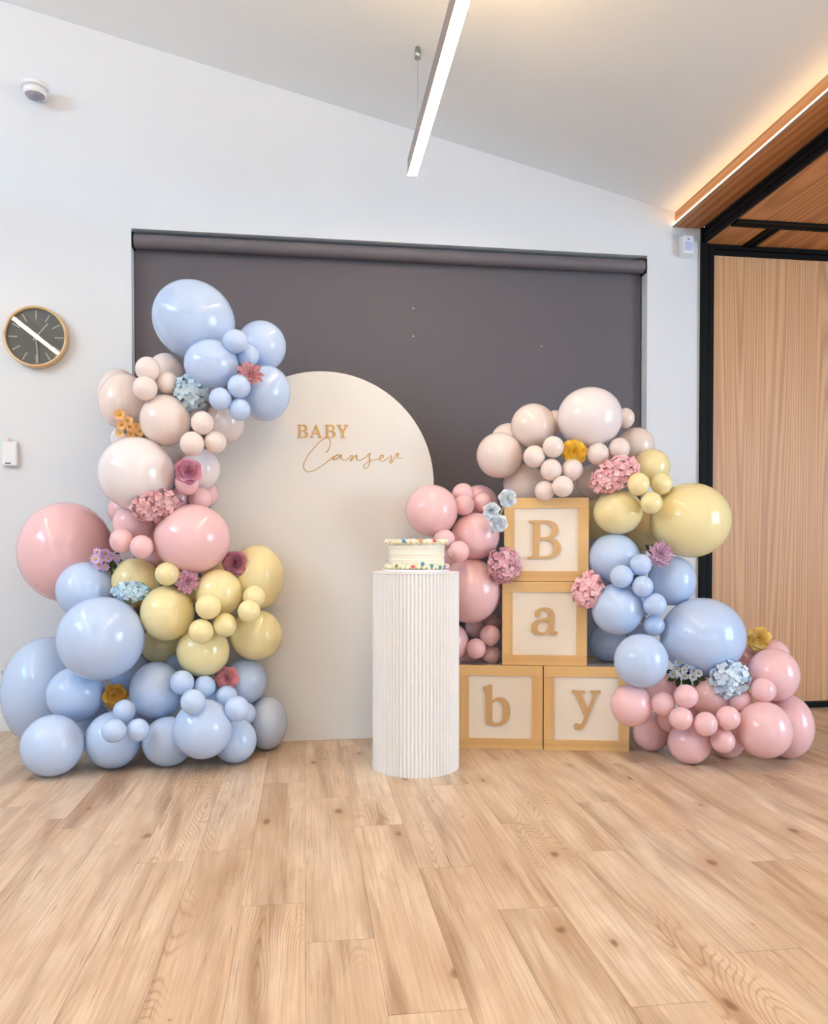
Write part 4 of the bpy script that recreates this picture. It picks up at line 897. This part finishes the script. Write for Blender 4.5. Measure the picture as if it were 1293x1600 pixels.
def bunch(name, pos, n, rx, ry, tilt, m, me, spots, leaves, rad, label, leafmat, group=None):
    r_ = random.Random(label); e = empty(name, pos, orient(n) @ Quaternion((0, 0, 1), R(-tilt))); tag(e, label, 'flower', group)
    for u, v in spots:
        p = Vector((u * rx, v * ry, 0.018 - 0.02 * (u * u + v * v) + r_.uniform(-.006, .006)))
        nn = Vector((u * .5 + r_.uniform(-.2, .2), v * .5 + r_.uniform(-.2, .2), 1)).normalized()
        s = rad * r_.uniform(.85, 1.12)
        b = link('bloom', me, m, e, Matrix.Translation(p) @ (nn.to_track_quat('Z', 'Y') @ Quaternion((0, 0, 1), r_.uniform(0, 6))).to_matrix().to_4x4() @ Matrix.Scale(s, 4))
        link('eye', EYE_ME, M_EYE, b)
        MB().tube([p + Vector((0, 0, -.004)), p * .6 + Vector((0, -ry * .3, -.02)), (0, -ry * .8, -.035)], 0.0013, 5).build('stem', M_STEM, e)
    for u, v, a, s in leaves:
        link('leaf', LEAF, leafmat, e, Matrix.Translation((u * rx, v * ry, -0.006 + r_.uniform(-.006, .004))) @ Matrix.Rotation(R(a), 4, 'Z') @ Matrix.Rotation(R(r_.uniform(-35, 0)), 4, 'Y') @ Matrix.Rotation(R(r_.uniform(-30, 30)), 4, 'X') @ Matrix.Scale(s * 1.3, 4))
    return e
FLOWERS = [
('hydrangea',(-0.478,3.517,1.590),(0.13,-0.97,-0.19),0.0827,0.0855,20,'pale_blue',"pale blue hydrangea head between the beige and blue balloons"),
('chrysanthemum',(-0.228,3.426,1.652),(-0.09,-1.00,-0.03),0.0597,0.0597,0,'pink',"pink chrysanthemum among the blue balloons at the top of the left garland"),
('waxflower',(-0.740,3.559,1.434),(0.25,-0.89,-0.39),0.0747,0.0470,20,'orange',"orange waxflower sprig above the large blush white balloon"),
('rose',(-0.475,3.373,1.238),(0.16,-0.98,0.09),0.0556,0.0530,0,'mauve',"mauve rose on top of a small pink balloon beside the cream arch"),
('hydrangea',(-0.616,3.440,1.095),(0.33,-0.88,-0.34),0.1129,0.0806,-5,'dusty_pink',"wide dusty pink hydrangea head under the large blush white balloon"),
('daisy',(-0.844,3.549,0.870),(0.39,-0.92,-0.02),0.0606,0.0523,0,'lilac',"lilac daisies with dark green leaves beside the largest pink balloon"),
('rose',(-0.302,3.505,0.851),(-0.15,-0.97,0.17),0.0556,0.0556,0,'dark_mauve',"dark mauve rose between the large pink and tall yellow balloons"),
('chrysanthemum',(-0.489,3.435,0.774),(0.11,-0.99,0.09),0.0568,0.0541,0,'mauve_pink',"mauve pink chrysanthemum among the yellow balloons of the left garland"),
('hydrangea',(-0.729,3.486,0.733),(0.14,-0.99,-0.08),0.0842,0.0489,0,'light_blue',"light blue hydrangea head with bare brown stems over yellow balloons"),
('rose',(-0.338,3.494,0.352),(-0.13,-0.97,0.19),0.0513,0.0527,0,'dusty_rose',"dusty rose low on the left garland, below the yellow balloons"),
('rose',(-0.803,3.513,0.285),(0.22,-0.96,0.17),0.0493,0.0520,0,'gold',"gold rose deep among the blue balloons of the left garland"),
('rose',(1.202,3.429,1.349),(-0.33,-0.94,-0.12),0.0575,0.0547,0,'yellow',"golden yellow rose under the largest blush balloon of the right garland"),
('hydrangea',(1.367,3.368,1.242),(-0.37,-0.92,-0.09),0.1253,0.0769,-30,'pink',"largest pink hydrangea, slanting between blush and yellow balloons at the right"),
('chrysanthemum',(1.559,3.316,0.889),(-0.43,-0.90,0.01),0.0623,0.0623,0,'lilac_pink',"lilac pink chrysanthemum with one green leaf under the largest yellow balloon"),
('hydrangea',(1.247,3.372,0.732),(-0.35,-0.94,0.05),0.0740,0.0910,15,'pink',"pink hydrangea head at the right corner where the B and a blocks meet"),
('hydrangea',(0.893,3.483,0.839),(-0.25,-0.97,0.02),0.0839,0.0926,10,'mauve',"mauve hydrangea head at the left corner where the B and a blocks meet"),
('daisy',(1.641,3.241,0.373),(-0.57,-0.80,-0.19),0.0753,0.0614,0,'blue',"pale blue daisies with dark green leaves over the largest blue balloon"),
('hydrangea',(1.787,3.136,0.357),(-0.49,-0.86,0.15),0.0898,0.0898,0,'white_blue',"whitish blue hydrangea head on the pink foot of the right garland"),
('rose',(2.062,3.373,0.497),(-0.52,-0.85,0.11),0.0559,0.0559,0,'soft_yellow',"soft yellow rose at the right end before the wooden panel"),
]
for kind, pos, n, rx, ry, tilt, c, label in FLOWERS:
    if kind == 'rose': rose(pos, n, (rx + ry) / 2, PM['mauve_rose'] if c == 'mauve' else PM[c], label)
    elif kind == 'chrysanthemum': chrysanthemum(pos, n, (rx + ry) / 2, PM[c], label, 'leaf' in label)
    elif kind == 'hydrangea': hydrangea(pos, n, rx, ry, tilt, PM[c], label, 'stems' in label)
    elif kind == 'waxflower':
        bunch('waxflower_sprig', pos, n, rx, ry, tilt, PM[c], WAX, ((-.85, .75), (-.35, .55), (-.55, .0), (-.15, .15), (.15, .30), (.45, .10), (.35, -.35), (.80, -.30), (-.45, -.75), (.05, -.40)),
              ((0, -.3, -60, .03), (.1, -.2, -120, .03)), 0.024, label, M_LEAF)
    else:
        if c == 'lilac': spots = ((-.75, .0), (-.35, .10), (-.55, -.45), (-.10, .45), (-.15, -.65), (.30, .25), (.05, .05), (-.6, .55), (.65, .05)); lv = ((.3, -.1, -60, .034), (.35, -.2, -100, .036), (.5, .0, 50, .03), (.2, -.4, -80, .034), (.6, -.2, 10, .026), (.05, -.5, -110, .03), (.5, -.5, -60, .03), (.35, -.9, -90, .02))
        else: spots = ((-.35, .75), (.1, .85), (.35, .65), (-.45, .30), (.0, .30), (.5, .25), (.0, -.15), (-.65, -.10), (.45, -.15), (.75, .1)); lv = ((-.5, -.35, -150, .036), (-.35, -.4, -100, .036), (-.1, -.4, -80, .034), (.2, -.4, -90, .036), (.45, -.35, -60, .036), (.65, -.2, -20, .032), (-.7, 0, 170, .03), (0, -.2, 60, .03), (.3, 0, 30, .03), (-.2, 0, 130, .03))
        bunch('daisy_bunch', pos, n, rx, ry, tilt, PM[c], BLOOM, spots, lv, 0.0195, label, M_LEAF)
# spray of three blue roses on one stem
sp = empty('rose_spray', (0.856, 3.432, 1.06)); tag(sp, 'spray of three pale blue roses leaning on the top corner of the B block', 'flower')
heads = ((0.892, 3.412, 1.140), (0.816, 3.424, 1.086), (0.849, 3.412, 1.026))
for k, h in enumerate(heads):
    hd = MB().ball((0, 0, -0.004), (0.007, 0.007, 0.014), 8, 5).build('rose_head', PM['rose_blue'], sp)
    hd.matrix_local = Matrix.Translation(Vector(h) - sp.location) @ orient(((-.15, -.95, .2), (-.5, -.75, .4), (-.2, -.97, -.05))[k]).to_matrix().to_4x4()
    rose_petals(hd, 0.040, PM['rose_blue'], random.Random(40 + k))
root = Vector((0.838, 3.480, 0.985)) - sp.location
for h in heads:
    p = Vector(h) - sp.location + Vector((0, .016, 0))
    MB().tube([p, (p + root) / 2 + Vector((0.004, 0.012, 0)), root], 0.0032, 6).build('stem', M_PALESTEM, sp)
bpy.data.meshes.remove(pm); bpy.data.meshes.remove(pd)
